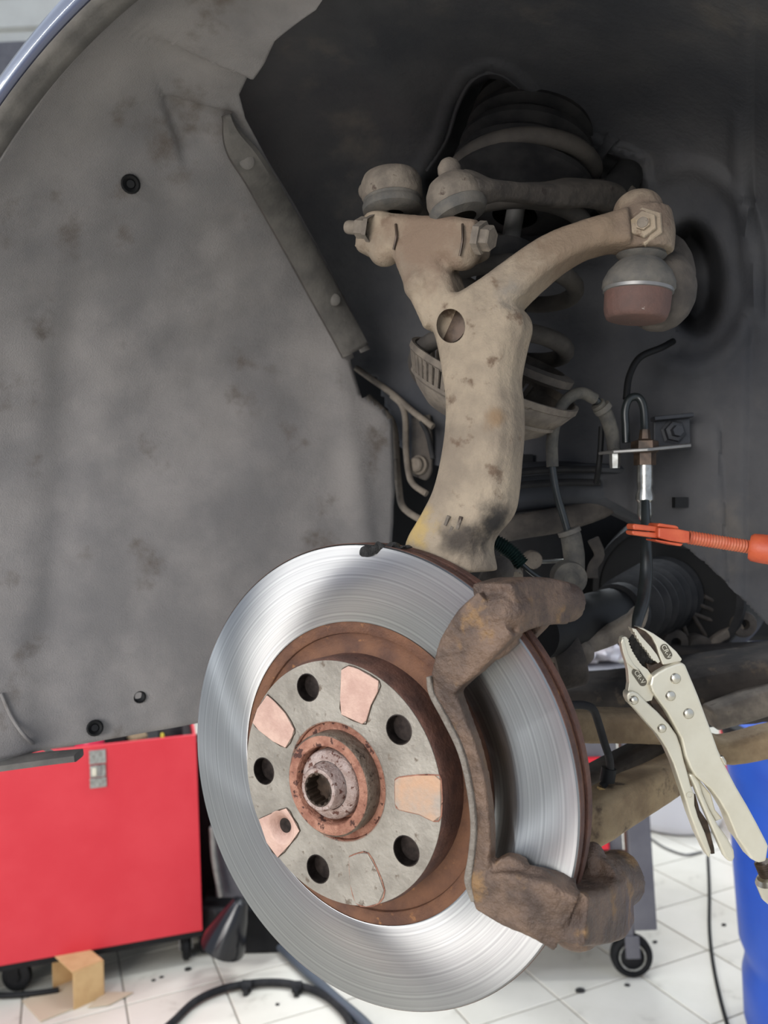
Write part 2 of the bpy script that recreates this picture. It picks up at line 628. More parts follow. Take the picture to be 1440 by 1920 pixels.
# far wall with horizontal cladding
wl = MB().box(Vector((0, 7.06, 4.5)), Vector((9, 0, 0)), Vector((0, .05, 0)), Vector((0, 0, 4.5))).build('wall_back', M['cladding'], flat=True)
struct(wl)
wl['label'] = 'cream far wall clad in horizontal boards'
mbp = MB().loft([[Vector((-9, -.02, -.165)), Vector((-9, -.045, -.15)), Vector((-9, -.045, .11)), Vector((-9, -.02, .125)), Vector((-9, 0, .13)), Vector((-9, 0, -.165))],
                 [Vector((9, -.02, -.165)), Vector((9, -.045, -.15)), Vector((9, -.045, .11)), Vector((9, -.02, .125)), Vector((9, 0, .13)), Vector((9, 0, -.165))]])
pl_me = mbp.mesh('board')
pl_me.materials.append(M['cladding'])
for k in range(27):
    o = bpy.data.objects.new('board', pl_me)
    COL.objects.link(o)
    o.parent = wl
    o.location = Vector((0, 7.01, .17 + k * .325)) - wl.location

lt = MB().box(P(-40, 142, 7.2) + Vector((0, -.10, 0)), Vector((5, 0, 0)), Vector((0, .12, 0)), Vector((0, 0, .16))).build('trim_1', M['grey'], flat=True)
struct(lt)
lt['label'] = 'dark steel lintel crossing the cream far wall'
# ================================================================== the car: liner, fender, inner body
C0 = (0.0, 0.10)          # wheel-arch centre in (t, u)


def arc(phi, rho, n):
    a = math.radians(phi)
    return W(C0[0] + rho * math.cos(a), C0[1] + rho * math.sin(a), n)


print('lip', [tuple(round(c, 3) for c in (lambda q: (math.hypot(q[0] - C0[0], q[1] - C0[1]), math.degrees(math.atan2(q[1] - C0[1], q[0]))))(CF(PN(px, py, .14)))) for px, py in ((0, 215), (80, 97), (165, 2))])
RL = 0.3805
fen = thing('front_fender', W(0, .45, .12), 'glossy dark blue fender edge with a bright highlight line above the grey liner', 'fender')
prof = [(.379, .1375), (.3794, .1392), (.3804, .1404), (.382, .1410), (.385, .1409), (.390, .1402), (.396, .1384), (.400, .135), (.403, .129), (.410, .112), (.425, .09), (.445, .06)]
MB().grid([[arc(60 + 132 * i / 80, r, n) for r, n in prof] for i in range(81)]).build('wing_panel', M['paint'], fen, solid=.0012, ang=60)
MB().grid([[arc(60 + 132 * i / 60, .3791 - .0006 * k, .1378 - .0055 * k) for k in range(4)] for i in range(61)]).build('wing_flange', M['plastic'], fen, solid=.0012, ang=60)

def sdpoly(px, py, poly):
    ins, best = False, 1e9
    n = len(poly)
    for i in range(n):
        x1, y1 = poly[i]
        x2, y2 = poly[(i + 1) % n]
        if (y1 > py) != (y2 > py) and px < (x2 - x1) * (py - y1) / (y2 - y1) + x1:
            ins = not ins
        L = (x2 - x1) ** 2 + (y2 - y1) ** 2
        s = max(0, min(1, ((px - x1) * (x2 - x1) + (py - y1) * (y2 - y1)) / L))
        best = min(best, math.hypot(px - x1 - s * (x2 - x1), py - y1 - s * (y2 - y1)))
    return best if ins else -best


# liner: ruled between the flange and the inner edge seen in the photograph
ST = []   # (outer (t,u,n), inner point)


def outer_at(phi=None, u=None):
    if phi is not None:
        a = math.radians(phi)
        return W(C0[0] + (RL - .003) * math.cos(a), C0[1] + (RL - .003) * math.sin(a), .1205)
    return W(-(RL - .003), u, .1205)


for phi, u, px, py, n in [(66, None, 720, -170, .055), (84, None, 645, -60, .05), (98, None, 592, 20, .042), (108, None, 515, 76, .036), (115, None, 497, 112, .023), (121, None, 470, 152, .014),
                          (127, None, 452, 195, .001), (132, None, 463, 236, -.016), (141, None, 502, 300, -.058), (149, None, 547, 375, -.112),
                          (157, None, 592, 455, -.165), (163, None, 632, 530, -.21), (168, None, 667, 600, -.245), (172, None, 694, 655, -.265),
                          (176, None, 715, 720, -.28), (180, None, 734, 782, -.285), (None, .075, 737, 850, -.29), (None, .055, 739, 920, -.295), (None, .037, 736, 1010, -.295),
                          (None, .014, 734, 1100, -.295), (None, -.004, 730, 1195, -.295), (None, -.019, 724, 1297, -.295)]:
    ST.append((outer_at(phi, u), PN(px, py, n)))
# bottom edge follows the photograph
oc = catmull([a for a, b in ST], 6)
KK = 6
ic = []
for i in range(len(ST) - 1):
    for j in range(KK):
        s = j / KK
        ic.append(ST[i][1] * (1 - s) + ST[i + 1][1] * s)
ic.append(ST[-1][1])
NC = 90


def smooth01(x):
    x = max(0, min(1, x))
    return x * x * (3 - 2 * x)


def intri(px, py, tri):
    d = []
    for k in range(3):
        a, b = tri[k], tri[(k + 1) % 3]
        L = math.hypot(b[0] - a[0], b[1] - a[1])
        d.append(((b[0] - a[0]) * (py - a[1]) - (b[1] - a[1]) * (px - a[0])) / L)
    return min(d)


rows = []
for i in range(len(oc)):
    row = []
    a, b = oc[i], ic[i]
    wi = i / (len(oc) - 1)
    for k in range(NC + 1):
        v = k / NC
        p = a * (1 - v) + b * v
        t_, u_, n_ = CF(p)
        rad = (T * (t_ - C0[0]) + U * max(0, u_ - C0[1])).normalized()
        bul = .020 * math.sin(PI * v) * (1 - .4 * smooth01(wi))
        p = p + rad * bul
        px, py = proj(p)
        # pressed-in triangular dent and the two soft vertical ribs of the wall
        dd = intri(px, py, ((312, 205), (372, 288), (345, 300)))
        dd = max(dd, intri(px, py, ((312, 205), (440, 235), (372, 288))))
        p = p + rad * (.007 * smooth01((dd + 10) / 16))
        p = p - rad * (.006 * math.exp(-((px - 640 - (py - 700) * .12) / 26) ** 2) * smooth01((py - 560) / 140))
        p = p + rad * (.005 * math.exp(-((px - 120 + (py - 900) * .06) / 45) ** 2) * smooth01((py - 480) / 160))
        p = p + rad * .0045 * noise.noise(p * 9) + rad * .0014 * noise.noise(p * 42)
        # overlap step of the upper lobe
        q1 = (py - (80 + (px - 300) * .42)) / 14
        p = p + rad * .008 * smooth01(q1 + .5) * smooth01((560 - px) / 60) * smooth01((px - 220) / 110) * smooth01((330 - py) / 120)
        row.append(p)
    rows.append(row)
lin_o = thing('wheel_arch_liner', W(-.30, -.06, 0), 'large grey felt wheel arch liner stained with dirt, filling the left of the arch', 'wheel arch liner')
mb = MB().grid(rows)
NOTCH = [(655, 672), (668, 658), (700, 655), (745, 770), (738, 786), (686, 750), (664, 705)]
pj = [proj(v) for v in mb.v]
mb.f = [f for f in mb.f if sdpoly(sum(pj[i][0] for i in f) / 4, sum(pj[i][1] for i in f) / 4, NOTCH) < 0 or sum(pj[i][0] for i in f) / 4 < 640]
mb.build('liner_shell', M['felt'], lin_o, solid=.003, ang=60, off=1)


from mathutils.bvhtree import BVHTree
LBV = BVHTree.FromPolygons([tuple(v) for v in mb.v], mb.f)


def on_liner(px, py, lift=0.0):
    """point of the liner under a pixel"""
    r = ray(px, py)
    for ox in (0, -6, -14, -24, -40):
        h = LBV.ray_cast(CAM, ray(px + ox, py).normalized())[0]
        if h is not None:
            return CAM + r * ((h - CAM).dot(FWD) - lift)
    return P(px, py, .75 - lift)


# plastic edge strip along the inner edge, with rivets
strip = [(425, 215), (440, 262), (478, 318), (520, 390), (565, 470), (606, 545), (645, 615), (668, 658)]
q = catmull([Vector((x, y, 0)) for x, y in strip], 6)
rw = []
for i, c in enumerate(q):
    d = (q[min(i + 1, len(q) - 1)] - q[max(0, i - 1)]).normalized()
    nn = Vector((-d.y, d.x, 0))
    hw = 9 + 17 * smooth01(i / 10)
    rw.append([on_liner(c.x + nn.x * e * hw, c.y + nn.y * e * hw, l) for e, l in ((1.15, .001), (1, .011), (.3, .013), (-.7, .012), (-1, .009), (-1.0, -.004))])
MB().grid(rw).build('edge_strip', M['plastic'], lin_o, solid=.002, ang=30)
for px, py in ((463, 303), (627, 562)):
    c = on_liner(px, py, .0135)
    ax = (CAM - c).normalized()
    MB().lathe([(0, .0015), (.0035, .0014), (.006, 0), (.0062, -.003)], c, ax, 14).build('rivet', M['plastic'], lin_o)
for px, py in ((245, 345), (178, 1365)):
    c = on_liner(px, py, .003)
    ax = (CAM - c).normalized()
    m = MB().lathe([(0, .002), (.003, .002), (.0034, .0008), (.006, .003), (.0072, .002), (.0075, -.003)], c, ax, 16)
    m.build('push_pin', M['black'], lin_o, ang=30)
c = on_liner(262, 1307, .0005)
MB().lathe([(0, -.001), (.0042, 0), (.005, .0012), (.0058, 0)], c, (CAM - c).normalized(), 16).build('clip_hole', M['black'], lin_o)
MB().tube([on_liner(x, y, .001) for x, y in ((2, 1300), (25, 1350), (60, 1392), (110, 1415))], .0016, 8).build('liner_seam', M['felt'], lin_o)
tr = [P(x, y, .66) for x, y in ((-160, 1446), (-60, 1440), (0, 1433), (70, 1424), (148, 1416))]
MB().strap(tr, [.007] * 5, [.03, .03, .03, .028, .02], FWD, 4).build('bumper_lip', M['plastic'], lin_o)


# inner body: barrel-shaped wheelhouse, hollowed for the strut tower and the tie rod
def dome(px, py):
    r = ray(px, py)

    def g(s):
        p = CAM + r * s
        t_, u_, n_ = CF(p)
        rho = math.hypot(t_, max(0, u_ - C0[1]))
        if n_ > 0:
            return (rho / .435) ** 6 - 1
        return (rho / .435) ** 5 + (abs(n_) / .345) ** 5 - 1
    s = .25
    while g(s) > 0 and s < .6:
        s += .01
    while g(s) < 0 and s < 2:
        s += .01
    a, b = s - .01, s
    for _ in range(18):
        m_ = (a + b) / 2
        if g(m_) < 0:
            a = m_
        else:
            b = m_
    return b


TOW = [(795, 330), (835, 262), (858, 190), (880, 150), (915, 132), (950, 142), (1000, 190), (1060, 245), (1095, 272), (1150, 292), (1195, 310), (1200, 360), (1150, 420), (1000, 470), (800, 470)]
TIE = [(1300 + 62 * math.cos(a) - 10 * math.sin(a), 520 + 108 * math.sin(a) + 26 * math.cos(a)) for a in [2 * PI * k / 24 for k in range(24)]]


bod = thing('car_body', W(0, .1, -.34), 'dark dirty inner wheelhouse of the car behind the suspension', 'car body')
xs = [300 + 1340 * i / 190 for i in range(191)]
ys = [-260 + 1500 * j / 200 for j in range(201)]
LOWER = [(300, 640), (700, 700), (760, 860), (900, 890), (1120, 925), (1235, 985), (1330, 1062), (1440, 1172), (1640, 1300)]


def lower_y(px):
    for (x1, y1), (x2, y2) in zip(LOWER, LOWER[1:]):
        if x1 <= px <= x2:
            return y1 + (y2 - y1) * (px - x1) / (x2 - x1)
    return 9999


mb = MB()
idx = {}
for j, y in enumerate(ys):
    for i, x in enumerate(xs):
        s = dome(x, min(y, lower_y(x)))
        yy = min(y, lower_y(x))
        r = ray(x, yy)
        p = CAM + r * s
        d1, d2 = sdpoly(x, yy, TOW), sdpoly(x, yy, TIE)
        push = .12 * smooth01((d1 + 8) / 40) + .10 * smooth01((d2 + 8) / 40)
        # raised pressings and folds
        push -= .006 * math.exp(-((d1 + 16) / 9) ** 2)
        e = math.hypot((x - 1290) / 130, (y - 500) / 190)
        push -= .007 * math.exp(-((e - 1) / .10) ** 2) * smooth01((x - 1180) / 90)
        push -= .010 * math.exp(-((x - 640 - y * .62) / 42) ** 2) * smooth01((420 - y) / 260) * smooth01(1.2 - abs(x - 760) / 400)
        push += .004 * smooth01((x - 1395 + (y - 700) * .02) / 10)
        push -= .006 * math.exp(-((x - 1385 - max(0, y - 300) * .12) / 12) ** 2) * smooth01((y - 180) / 60) * smooth01((640 - y) / 60)
        push -= .006 * smooth01((y - 770) / 40) * smooth01((x - 1180) / 14) * smooth01((1350 + (y - 800) * .05 - x) / 10)
        push += .004 * noise.noise(p * 9) + .001 * noise.noise(p * 40)
        if y < 330:
            push += .0
        mb.v.append(p + r * push)
        idx[(i, j)] = len(mb.v) - 1
for j in range(len(ys) - 1):
    for i in range(len(xs) - 1):
        ly = min(lower_y(xs[i]), lower_y(xs[i + 1]))
        if ys[j] >= ly + 2:
            continue
        # opening behind the liner edge where the pipes pass
        mb.f.append([idx[(i, j)], idx[(i + 1, j)], idx[(i + 1, j + 1)], idx[(i, j + 1)]])
mb.build('wheelhouse', M['body'], bod, solid=.003, ang=60)


def on_dome(px, py, lift=.0):
    return P(px, py, dome(px, py) - lift)


MB().tube([on_dome(x, y, .004) for x, y in ((800, 318), (836, 262), (858, 196), (882, 152), (918, 134), (955, 146), (1010, 196), (1064, 246), (1098, 270), (1150, 286))], .0022, 8, 4).build('tower_rim', M['body'], bod)
MB().tube([on_dome(x, y, .002) for x, y in ((1105, 272), (1170, 270), (1210, 300), (1222, 370))], .005, 10, 4).build('tower_rim', M['body'], bod)
MB().strap([on_dome(x, y, .006) for x, y in ((1150, 1 + 255), (1118, 300), (1112, 345))], .010, .006, FWD).build('gusset', M['body'], bod)
for px, py, r in ((987, 861, .006), (1275, 942, .006)):
    c = on_dome(px, min(py, lower_y(px) - 8), .012)
    MB().box(c, RGT * r, UPV * r * .8, FWD * .004).build('square_hole', M['black'], bod, flat=True)
# crossmember under the wheelhouse wall
MB().strap([P(x, y, d) for x, y, d in ((880, 930, .80), (1000, 912, .80), (1130, 915, .79), (1240, 960, .78), (1300, 1010, .78))], [.052, .05, .045, .05, .03], .05, FWD, 4).build('crossmember', M['rail'], bod, bevel=.004)
MB().tube([P(x, y, .76) for x, y in ((930, 893), (1010, 884), (1100, 878), (1190, 882))], .005, 8).build('crossmember_flange', M['rail'], bod)
for y in (880, 905):
    MB().tube([P(x, y + dy, .755) for x, dy in ((940, 8), (1040, 0), (1125, 0))], .0035, 8).build('brake_pipe', M['rubber'], bod)
# black boxes added as backing for the dark underbody, keeping bright background out
MB().box(P(1180, 1050, 1.16), RGT * .42, UPV * .108, FWD * .10).build('dark_backing', M['black'], bod, bevel=.01)
MB().box(P(820, 900, 1.0), RGT * .16, UPV * .22, FWD * .05).build('dark_backing_left', M['black'], bod, bevel=.01)
M['soot'] = mat('sooty_subframe', (40, 37, 35), (62, 56, 51), 22, .85, bump=.4, bscale=120, c3=(78, 68, 58), s3=50, t3=.58, w3=.12, spec=.25)
sub = thing('subframe', P(1260, 1330, .80), 'dark dirty subframe beam above the muddy control arms', 'subframe')
MB().strap([P(x, y, d) for x, y, d in ((1050, 1318, .86), (1180, 1312, .84), (1330, 1290, .80), (1480, 1276, .78), (1580, 1274, .78))], [.055, .055, .060, .066, .070], .09, FWD, 4).build('beam', M['soot'], sub, bevel=.006)
MB().strap([P(x, y, d) for x, y, d in ((1195, 1224, .9), (1290, 1228, .88), (1440, 1232, .86), (1560, 1226, .86))], [.03, .02, .03, .03], .05, FWD, 4).build('upper_flange', M['soot'], sub, bevel=.004)
MB().strap([P(x, y, .74) for x, y in ((1330, 1345), (1400, 1322), (1470, 1300))], [.022, .026, .026], .03, FWD, 3).build('bush_sleeve', M['dust'], sub, bevel=.003)

# ================================================================== things on the workshop floor
def fz(px, py, z=0.0):
    return PF(px, py, z)


# red rolling tool chest
A_, B_ = fz(-330, 1862 + 46, .0), None
f0 = PF(0, 1812, .09)
f1 = PF(380, 1745, .09)
ex = Vector((f1.x - f0.x, f1.y - f0.y, 0)).normalized()
ey = Vector((-ex.y, ex.x, 0))
W_BOX = .86
fr = f1.copy(); fr.z = 0
bx = lambda x, y, z: fr + ex * x + ey * y + Vector((0, 0, z))
ZT = .620
tb = thing('tool_chest', bx(-W_BOX / 2, .2, 0), 'red metal rolling tool chest with a clasp on its front, under the grey liner', 'tool chest')
m = MB()
m.box(bx(-W_BOX / 2, .006, (ZT + .09) / 2), ex * (W_BOX / 2), ey * .006, Vector((0, 0, (ZT - .09) / 2)))
m.box(bx(-W_BOX / 2, .414, (ZT + .09) / 2), ex * (W_BOX / 2), ey * .006, Vector((0, 0, (ZT - .09) / 2)))
m.box(bx(-.004, .21, (ZT + .09) / 2), ex * .004, ey * .198, Vector((0, 0, (ZT - .09) / 2)))
m.box(bx(-W_BOX + .004, .21, (ZT + .09) / 2), ex * .004, ey * .198, Vector((0, 0, (ZT - .09) / 2)))
m.build('body', M['red'], tb, bevel=.002, flat=True)
MB().box(bx(-W_BOX / 2, .21, .084), ex * (W_BOX / 2 - .002), ey * .208, Vector((0, 0, .010))).build('base_frame', M['black'], tb, bevel=.002, flat=True)
MB().box(bx(-W_BOX / 2, .21, .585), ex * (W_BOX / 2 - .010), ey * .196, Vector((0, 0, .006))).build('top_tray', M['black'], tb, flat=True)
c = PF(181, 1460, .545)
cl_h = bx(0, 0, 0)
sx_ = (c - fr).dot(ex)
hz = bx(sx_, -.003, .545)
m = MB().box(bx(sx_, -.002, .590), ex * .021, ey * .003, Vector((0, 0, .018)))
m.box(bx(sx_, -.003, .553), ex * .020, ey * .003, Vector((0, 0, .016)))
m.box(bx(sx_, -.002, .522), ex * .021, ey * .003, Vector((0, 0, .013)))
cl = m.build('clasp', M['silver'], tb, bevel=.001, flat=True)
MB().box(bx(sx_ + .004, -.008, .555), ex * .005, ey * .003, Vector((0, 0, .014))).build('hasp', M['steelgrey'], cl, bevel=.001, flat=True)
MB().box(bx(sx_ - .009, -.008, .553), ex * .006, ey * .002, Vector((0, 0, .011))).build('hasp', M['nickel'], cl, bevel=.001, flat=True)
for k, (x, y) in enumerate([(-.655, .045), (-.045, .05), (-.74, .37), (-.06, .37)]):
    if k == 0:
        q0 = fz(30, 1864)
        x, y = (q0 - fr).dot(ex), (q0 - fr).dot(ey) + .02
    ax = (ex * .35 + ey * .94).normalized() if k == 0 else ex
    wc = bx(x, y, .0385)
    w_ = MB().lathe([(0, .014), (.014, .014), (.016, .010), (.030, .011), (.0385, .007), (.0385, -.007), (.030, -.011), (.016, -.010), (.014, -.014), (0, -.014)], wc, ax, 28).build('caster_wheel', M['black'], tb)
    for sg in (-1, 1):
        MB().box(wc + ax * .017 * sg + Vector((0, 0, .018)), (ey if k else ex) * .012, ax * .002, Vector((0, 0, .026))).build('caster_fork', M['steelgrey'] if k else M['black'], tb, flat=True)
# things lying in the open top tray
zt = .591


def tray(px, py, z=.62):
    c = PF(px, py, z)
    x, y = (c - fr).dot(ex), (c - fr).dot(ey)
    return bx(x, max(.06, min(.36, y)), zt)


c = tray(168, 1400)
m = MB().lathe([(.020, 0), (.043, 0), (.045, .004), (.045, .046), (.043, .050), (.020, .050)], c, Vector((0, 0, 1)), 36, close=True)
tag(m.build('tape_roll', M['pink'], ang=30), 'shiny pinkish red roll of tape on top of the red tool chest', 'tape')
c = tray(255, 1392)
m = MB().lathe([(0, 0), (.026, 0), (.028, .003), (.028, .030), (.018, .044), (.012, .050), (0, .050)], c, Vector((0, 0, 1)), 28)
tag(m.build('spray_can', M['mud'], ang=30), 'dusty tan can lying low between black items on the red tool chest', 'can')
c = tray(212, 1396)
m = MB().box(c + Vector((0, 0, .022)), ex * .030, ey * .03, Vector((0, 0, .022)))
tag(m.build('black_case', M['black'], bevel=.005), 'small black case beside the pinkish tape roll', 'case')
c = tray(320, 1382)
m = MB().lathe([(0, 0), (.032, 0), (.034, .004), (.034, .052), (.030, .060), (0, .060)], c, Vector((0, 0, 1)), 28)
tag(m.build('black_jar', M['rubber'], ang=30), 'black plastic jar on the tool chest near the brake disc', 'jar')
c = bx((PF(305, 1393, .62) - fr).dot(ex), .035, zt)
m = MB().lathe([(0, 0), (.0055, 0), (.006, .030), (.005, .036), (0, .037)], c, Vector((0, 0, 1)), 14)
tag(m.build('yellow_cap', mat('yellow_plastic', (206, 190, 60), None, rough=.4)), 'tiny yellow cap at the front edge of the red tool chest', 'cap')

# opened cardboard box and a loose flap
bc = thing('cardboard_box', fz(140, 1880), 'small open cardboard box lying on its side in front of the red tool chest', 'box')
g0 = fz(138, 1893)            # nearest bottom corner
g1 = fz(194, 1868)            # right bottom corner
g2 = fz(78, 1858)
hx = (g1 - g0)
hy = (g2 - g0) * 1.0
hy = Vector((-hx.y, hx.x, 0)).normalized() * hy.length * .9
hh = Vector((0, 0, .088))
th = .003


def panel(nm, o, a, b, mt):
    nn = a.cross(b).normalized() * th
    MB().prism([o, o + a, o + a + b, o + b], nn).build(nm, mt, bc, flat=True)


panel('side_panel', g0, hx, hh, M['card'])
panel('top_panel', g0 + hh, hx, hy, M['card'])
panel('back_panel', g0 + hx + Vector((0, 0, .001)), hy, hh, M['card'])
panel('side_panel', g0 + hy + Vector((0, 0, .001)), hx, hh, M['card'])
panel('bottom_panel', g0 + Vector((0, 0, .001)), hx, hy, M['cardin'])
panel('open_flap', g0 + Vector((0, 0, .004)), -hx * 1.0 + hy * .05, hy * .95, M['cardin'])
m = MB().prism([fz(196, 1862, .002), fz(250, 1862, .002), fz(205, 1885, .002), fz(165, 1890, .002)], Vector((0, 0, .003)))
tag(m.build('cardboard_sheet', M['cardin'], flat=True), 'flat brown cardboard piece on the floor beside the box', 'cardboard')

# dark equipment right of the tool chest
eq = thing('floor_jack', fz(440, 1790), 'dark floor equipment with a shiny rounded cap between the tool chest and the brake disc', 'jack')
d_ = 2.02
MB().ball(P(424, 1757, d_), RGT * .046, FWD * .05, UPV * .044).lathe([(.060, -.0), (.058, .02), (.036, .09), (.02, .13), (0, .135)], P(418, 1775, d_), (UPV * .9 + RGT * .35).normalized(), 24).build('cap', M['blackgloss'], eq)
MB().strap([P(398, 1550, 2.16), P(402, 1610, 2.16), P(415, 1680, 2.16)], .016, .02, FWD).build('side_bar', M['steelgrey'], eq, bevel=.003)
MB().box(P(455, 1610, 2.22), RGT * .075, UPV * .11, FWD * .02).build('panel', M['grey'], eq, bevel=.006)
MB().box(P(452, 1560, 2.36), RGT * .15, UPV * .29, FWD * .05).build('back_panel', M['black'], eq, bevel=.006)  # added black sheet standing in for the chest's side shadow and dark clutter
MB().box(P(460, 1725, 2.2), RGT * .12, UPV * .065, FWD * .06).build('chassis', M['black'], eq, bevel=.01)
MB().strap([P(402, 1712, 2.1), P(440, 1702, 2.1), P(500, 1690, 2.1)], .012, .012, FWD).build('lever', M['rubber'], eq, bevel=.003)
MB().lathe([(0, .012), (.02, .012), (.03, .008), (.03, -.008), (.02, -.012), (0, -.012)], fz(455, 1800) + Vector((0, .06, .030)), RGT, 20).build('roller', M['black'], eq)
MB().lathe([(0, .012), (.02, .012), (.03, .008), (.03, -.008), (.02, -.012), (0, -.012)], fz(520, 1790) + Vector((0, .06, .030)), RGT, 20).build('roller', M['black'], eq)

# hoses and cables on the floor
m = MB().tube([fz(x, y, .012) for x, y in ((285, 1950), (325, 1915), (365, 1878), (415, 1855), (470, 1844), (520, 1842), (560, 1848), (600, 1862), (632, 1885), (655, 1915), (662, 1960))], .009, 10, 6)
ho = m.build('floor_hose', M['rubber'])
tag(ho, 'dark rubber hose curving over the tiles below the brake disc', 'hose')
for x, y in ((463, 1848), (557, 1850)):
    q = fz(x, y, .014)
    MB().tube([q - RGT * .012, q + RGT * .012], .0135, 12, 1).box(q - Vector((0, 0, .005)) + Vector((0, -.016, 0)), RGT * .006, Vector((0, .008, 0)), Vector((0, 0, .008))).build('hose_clip', M['rubber'], ho)
m = MB().tube([fz(x, y, .014) for x, y in ((520, 1770), (575, 1822), (630, 1872), (680, 1915), (720, 1960))], .012, 12, 5)
tag(m.build('air_hose', M['bluegrey']), 'blue-grey hose running out from under the brake disc across the dark hose', 'hose')
m = MB().tube([fz(x, y, .009) for x, y in ((-120, 1880), (-40, 1868), (20, 1866), (70, 1862), (110, 1856))], .007, 10, 5)
tag(m.build('black_lead', M['black']), 'black lead on the floor in front of the caster at the left edge', 'cable')
m = MB().tube([fz(x, y, .006) for x, y in ((1327, 1606), (1329, 1645), (1330, 1680), (1330, 1740), (1336, 1800), (1350, 1870), (1372, 1950))], .0045, 8, 6)
tag(m.build('power_cable', M['black']), 'thin black cable running over the tiles below the locking pliers', 'cable')
m = MB().tube([fz(x, y, .005) for x, y in ((1220, 1572), (1248, 1590), (1283, 1602), (1308, 1599), (1316, 1597))], .004, 8, 6)
tag(m.build('thin_grey_cable', M['steelgrey']), 'thin grey cable lying curved at the foot of the white tub', 'cable')
# crumbs of dirt on the tiles
CRL = ['left of the trolley caster', 'just below the trolley caster', 'below the lower end of the caliper bracket', 'touching the bottom edge of the caliper bracket', 'right of the trolley caster', 'by the rear caster of the red chest',
       'second left of the red chest rear caster', 'beside a twin near the chest', 'below the dark floor hose', 'right of the thin black cable']
for k, (x, y, r) in enumerate([(1152, 1781, .011), (1176, 1847, .007), (1088, 1857, .012), (1080, 1776, .013), (1228, 1766, .007), (352, 1817, .010), (288, 1838, .006), (303, 1832, .006), (520, 1883, .006), (1357, 1734, .007)]):
    q = fz(x, y, r * .3)
    mb = MB().ball(q, Vector((r, 0, 0)), Vector((0, r * .7, 0)), Vector((0, 0, r * .5)), 8, 5)
    mb.v = [v + .25 * r * Vector((noise.noise(v * 150), noise.noise(v * 151 + Vector((3, 0, 0))), 0)) for v in mb.v]
    for v in mb.v:
        v.z = max(0.0005, v.z)
    tag(mb.build('dirt_crumb', M['grease']), 'dark crumb of dirt on the white tiles, ' + CRL[k], 'dirt', 'dirt crumbs on the tiled floor')

# grey trolley with red shelves
dT = 1.94
tr0 = fz(1186, 1830)
tx = (Vector((RGT.x, RGT.y, 0)).normalized() * .995 + Vector((FWD.x, FWD.y, 0)).normalized() * -.04).normalized()
ty = Vector((-tx.y, tx.x, 0))
tt = lambda x, y, z: Vector((tr0.x, tr0.y, 0)) + tx * x + ty * y + Vector((0, 0, z))
trl = thing('tool_trolley', tt(-.15, .2, 0), 'dark grey tool trolley with red shelf trays and black casters, behind the caliper bracket', 'trolley')
XR, XL, HT = .064, -.42, .772
zz = Vector((0, 0, 1))


def tbox(nm, x0, x1, y0, y1, z0, z1, mt, bev=.003):
    return MB().box(tt((x0 + x1) / 2, (y0 + y1) / 2, (z0 + z1) / 2), tx * (x1 - x0) / 2, ty * (y1 - y0) / 2, zz * (z1 - z0) / 2).build(nm, mt, trl, bevel=bev, flat=True)


tbox('post', XR - .058, XR, -.02, .03, .12, HT, M['grey'])
tbox('post', XL, XL + .058, -.02, .03, .12, HT, M['grey'])
tbox('post', XR - .058, XR, .57, .60, .12, HT, M['grey'])
tbox('post', XL, XL + .058, .57, .60, .12, HT, M['grey'])
tbox('bottom_rail', XL + .058, XR - .058, -.018, .03, .106, .160, M['grey'])
tbox('top_rail', XL + .058, XR - .058, -.018, .03, HT - .06, HT, M['grey'])
tbox('side_panel', XL + .058, XR - .066, .006, .012, .17, HT - .06, M['grey'])
for z, q in ((.163, 'grey'), (.445, 'reddark'), (HT - .03, 'grey')):
    tbox('shelf_tray', XL + .02, XR - .02, .03, .57, z, z + .03, M[q])
tbox('red_edge', XR - .064, XR - .058, -.004, .005, .165, HT - .06, M['rustdark'], .001)
tbox('red_edge', XL + .06, XR - .058, -.004, .005, .160, .166, M['reddark'], .001)
tbox('red_edge', XL + .06, XR - .058, -.004, .006, .305, .312, M['rustdark'], .001)
for z, x0 in ((.318, -.060), (.150, -.030), (.520, -.065)):
    tbox('red_handle', x0 - .035, x0 + .02, -.012, .004, z, z + .030, M['reddark'], .004)
for x, y in ((0, 0), (XL + .06, 0), (0, .55), (XL + .06, .55)):
    wc = tt(x, y, .0525)
    ax = (ty * .55 + tx * .83).normalized() if (x, y) == (0, 0) else ty
    ax = ty
    w_ = MB().lathe([(0, .015), (.012, .015), (.022, .009), (.036, .009), (.040, .013), (.0505, .011), (.0525, .006), (.0525, -.006), (.0505, -.011), (.040, -.013), (.036, -.009), (.022, -.009), (.012, -.015), (0, -.015)], wc, ax, 36).build('caster', M['black'], trl)
    MB().lathe([(.030, -.0135), (.034, -.0138), (.034, -.011), (.030, -.011)], wc, ax, 36, close=True).build('hub_ring', M['silver'], w_)
    for sg in (-1, 1):
        MB().strap([wc + ax * .019 * sg, wc + ax * .019 * sg + zz * .055], .036, .005, ax, 1).build('caster_fork', M['grey'], trl, bevel=.001)
# crumpled white film on the trolley
mb = MB().ball(Vector((0, 0, 0)), tx * .10, ty * .10, zz * .055, 40, 22)
ctr = tt(-.035, .16, HT + .045)
mb.v = [ctr + v * (1 + .55 * noise.noise(v * 34) + .3 * abs(noise.noise(v * 90))) for v in mb.v]
for v in mb.v:
    v.z = max(HT + .001, v.z)
tag(mb.build('plastic_bag', M['bag'], ang=25), 'crumpled white plastic bag on the trolley, seen through the gap left of the pliers', 'bag')

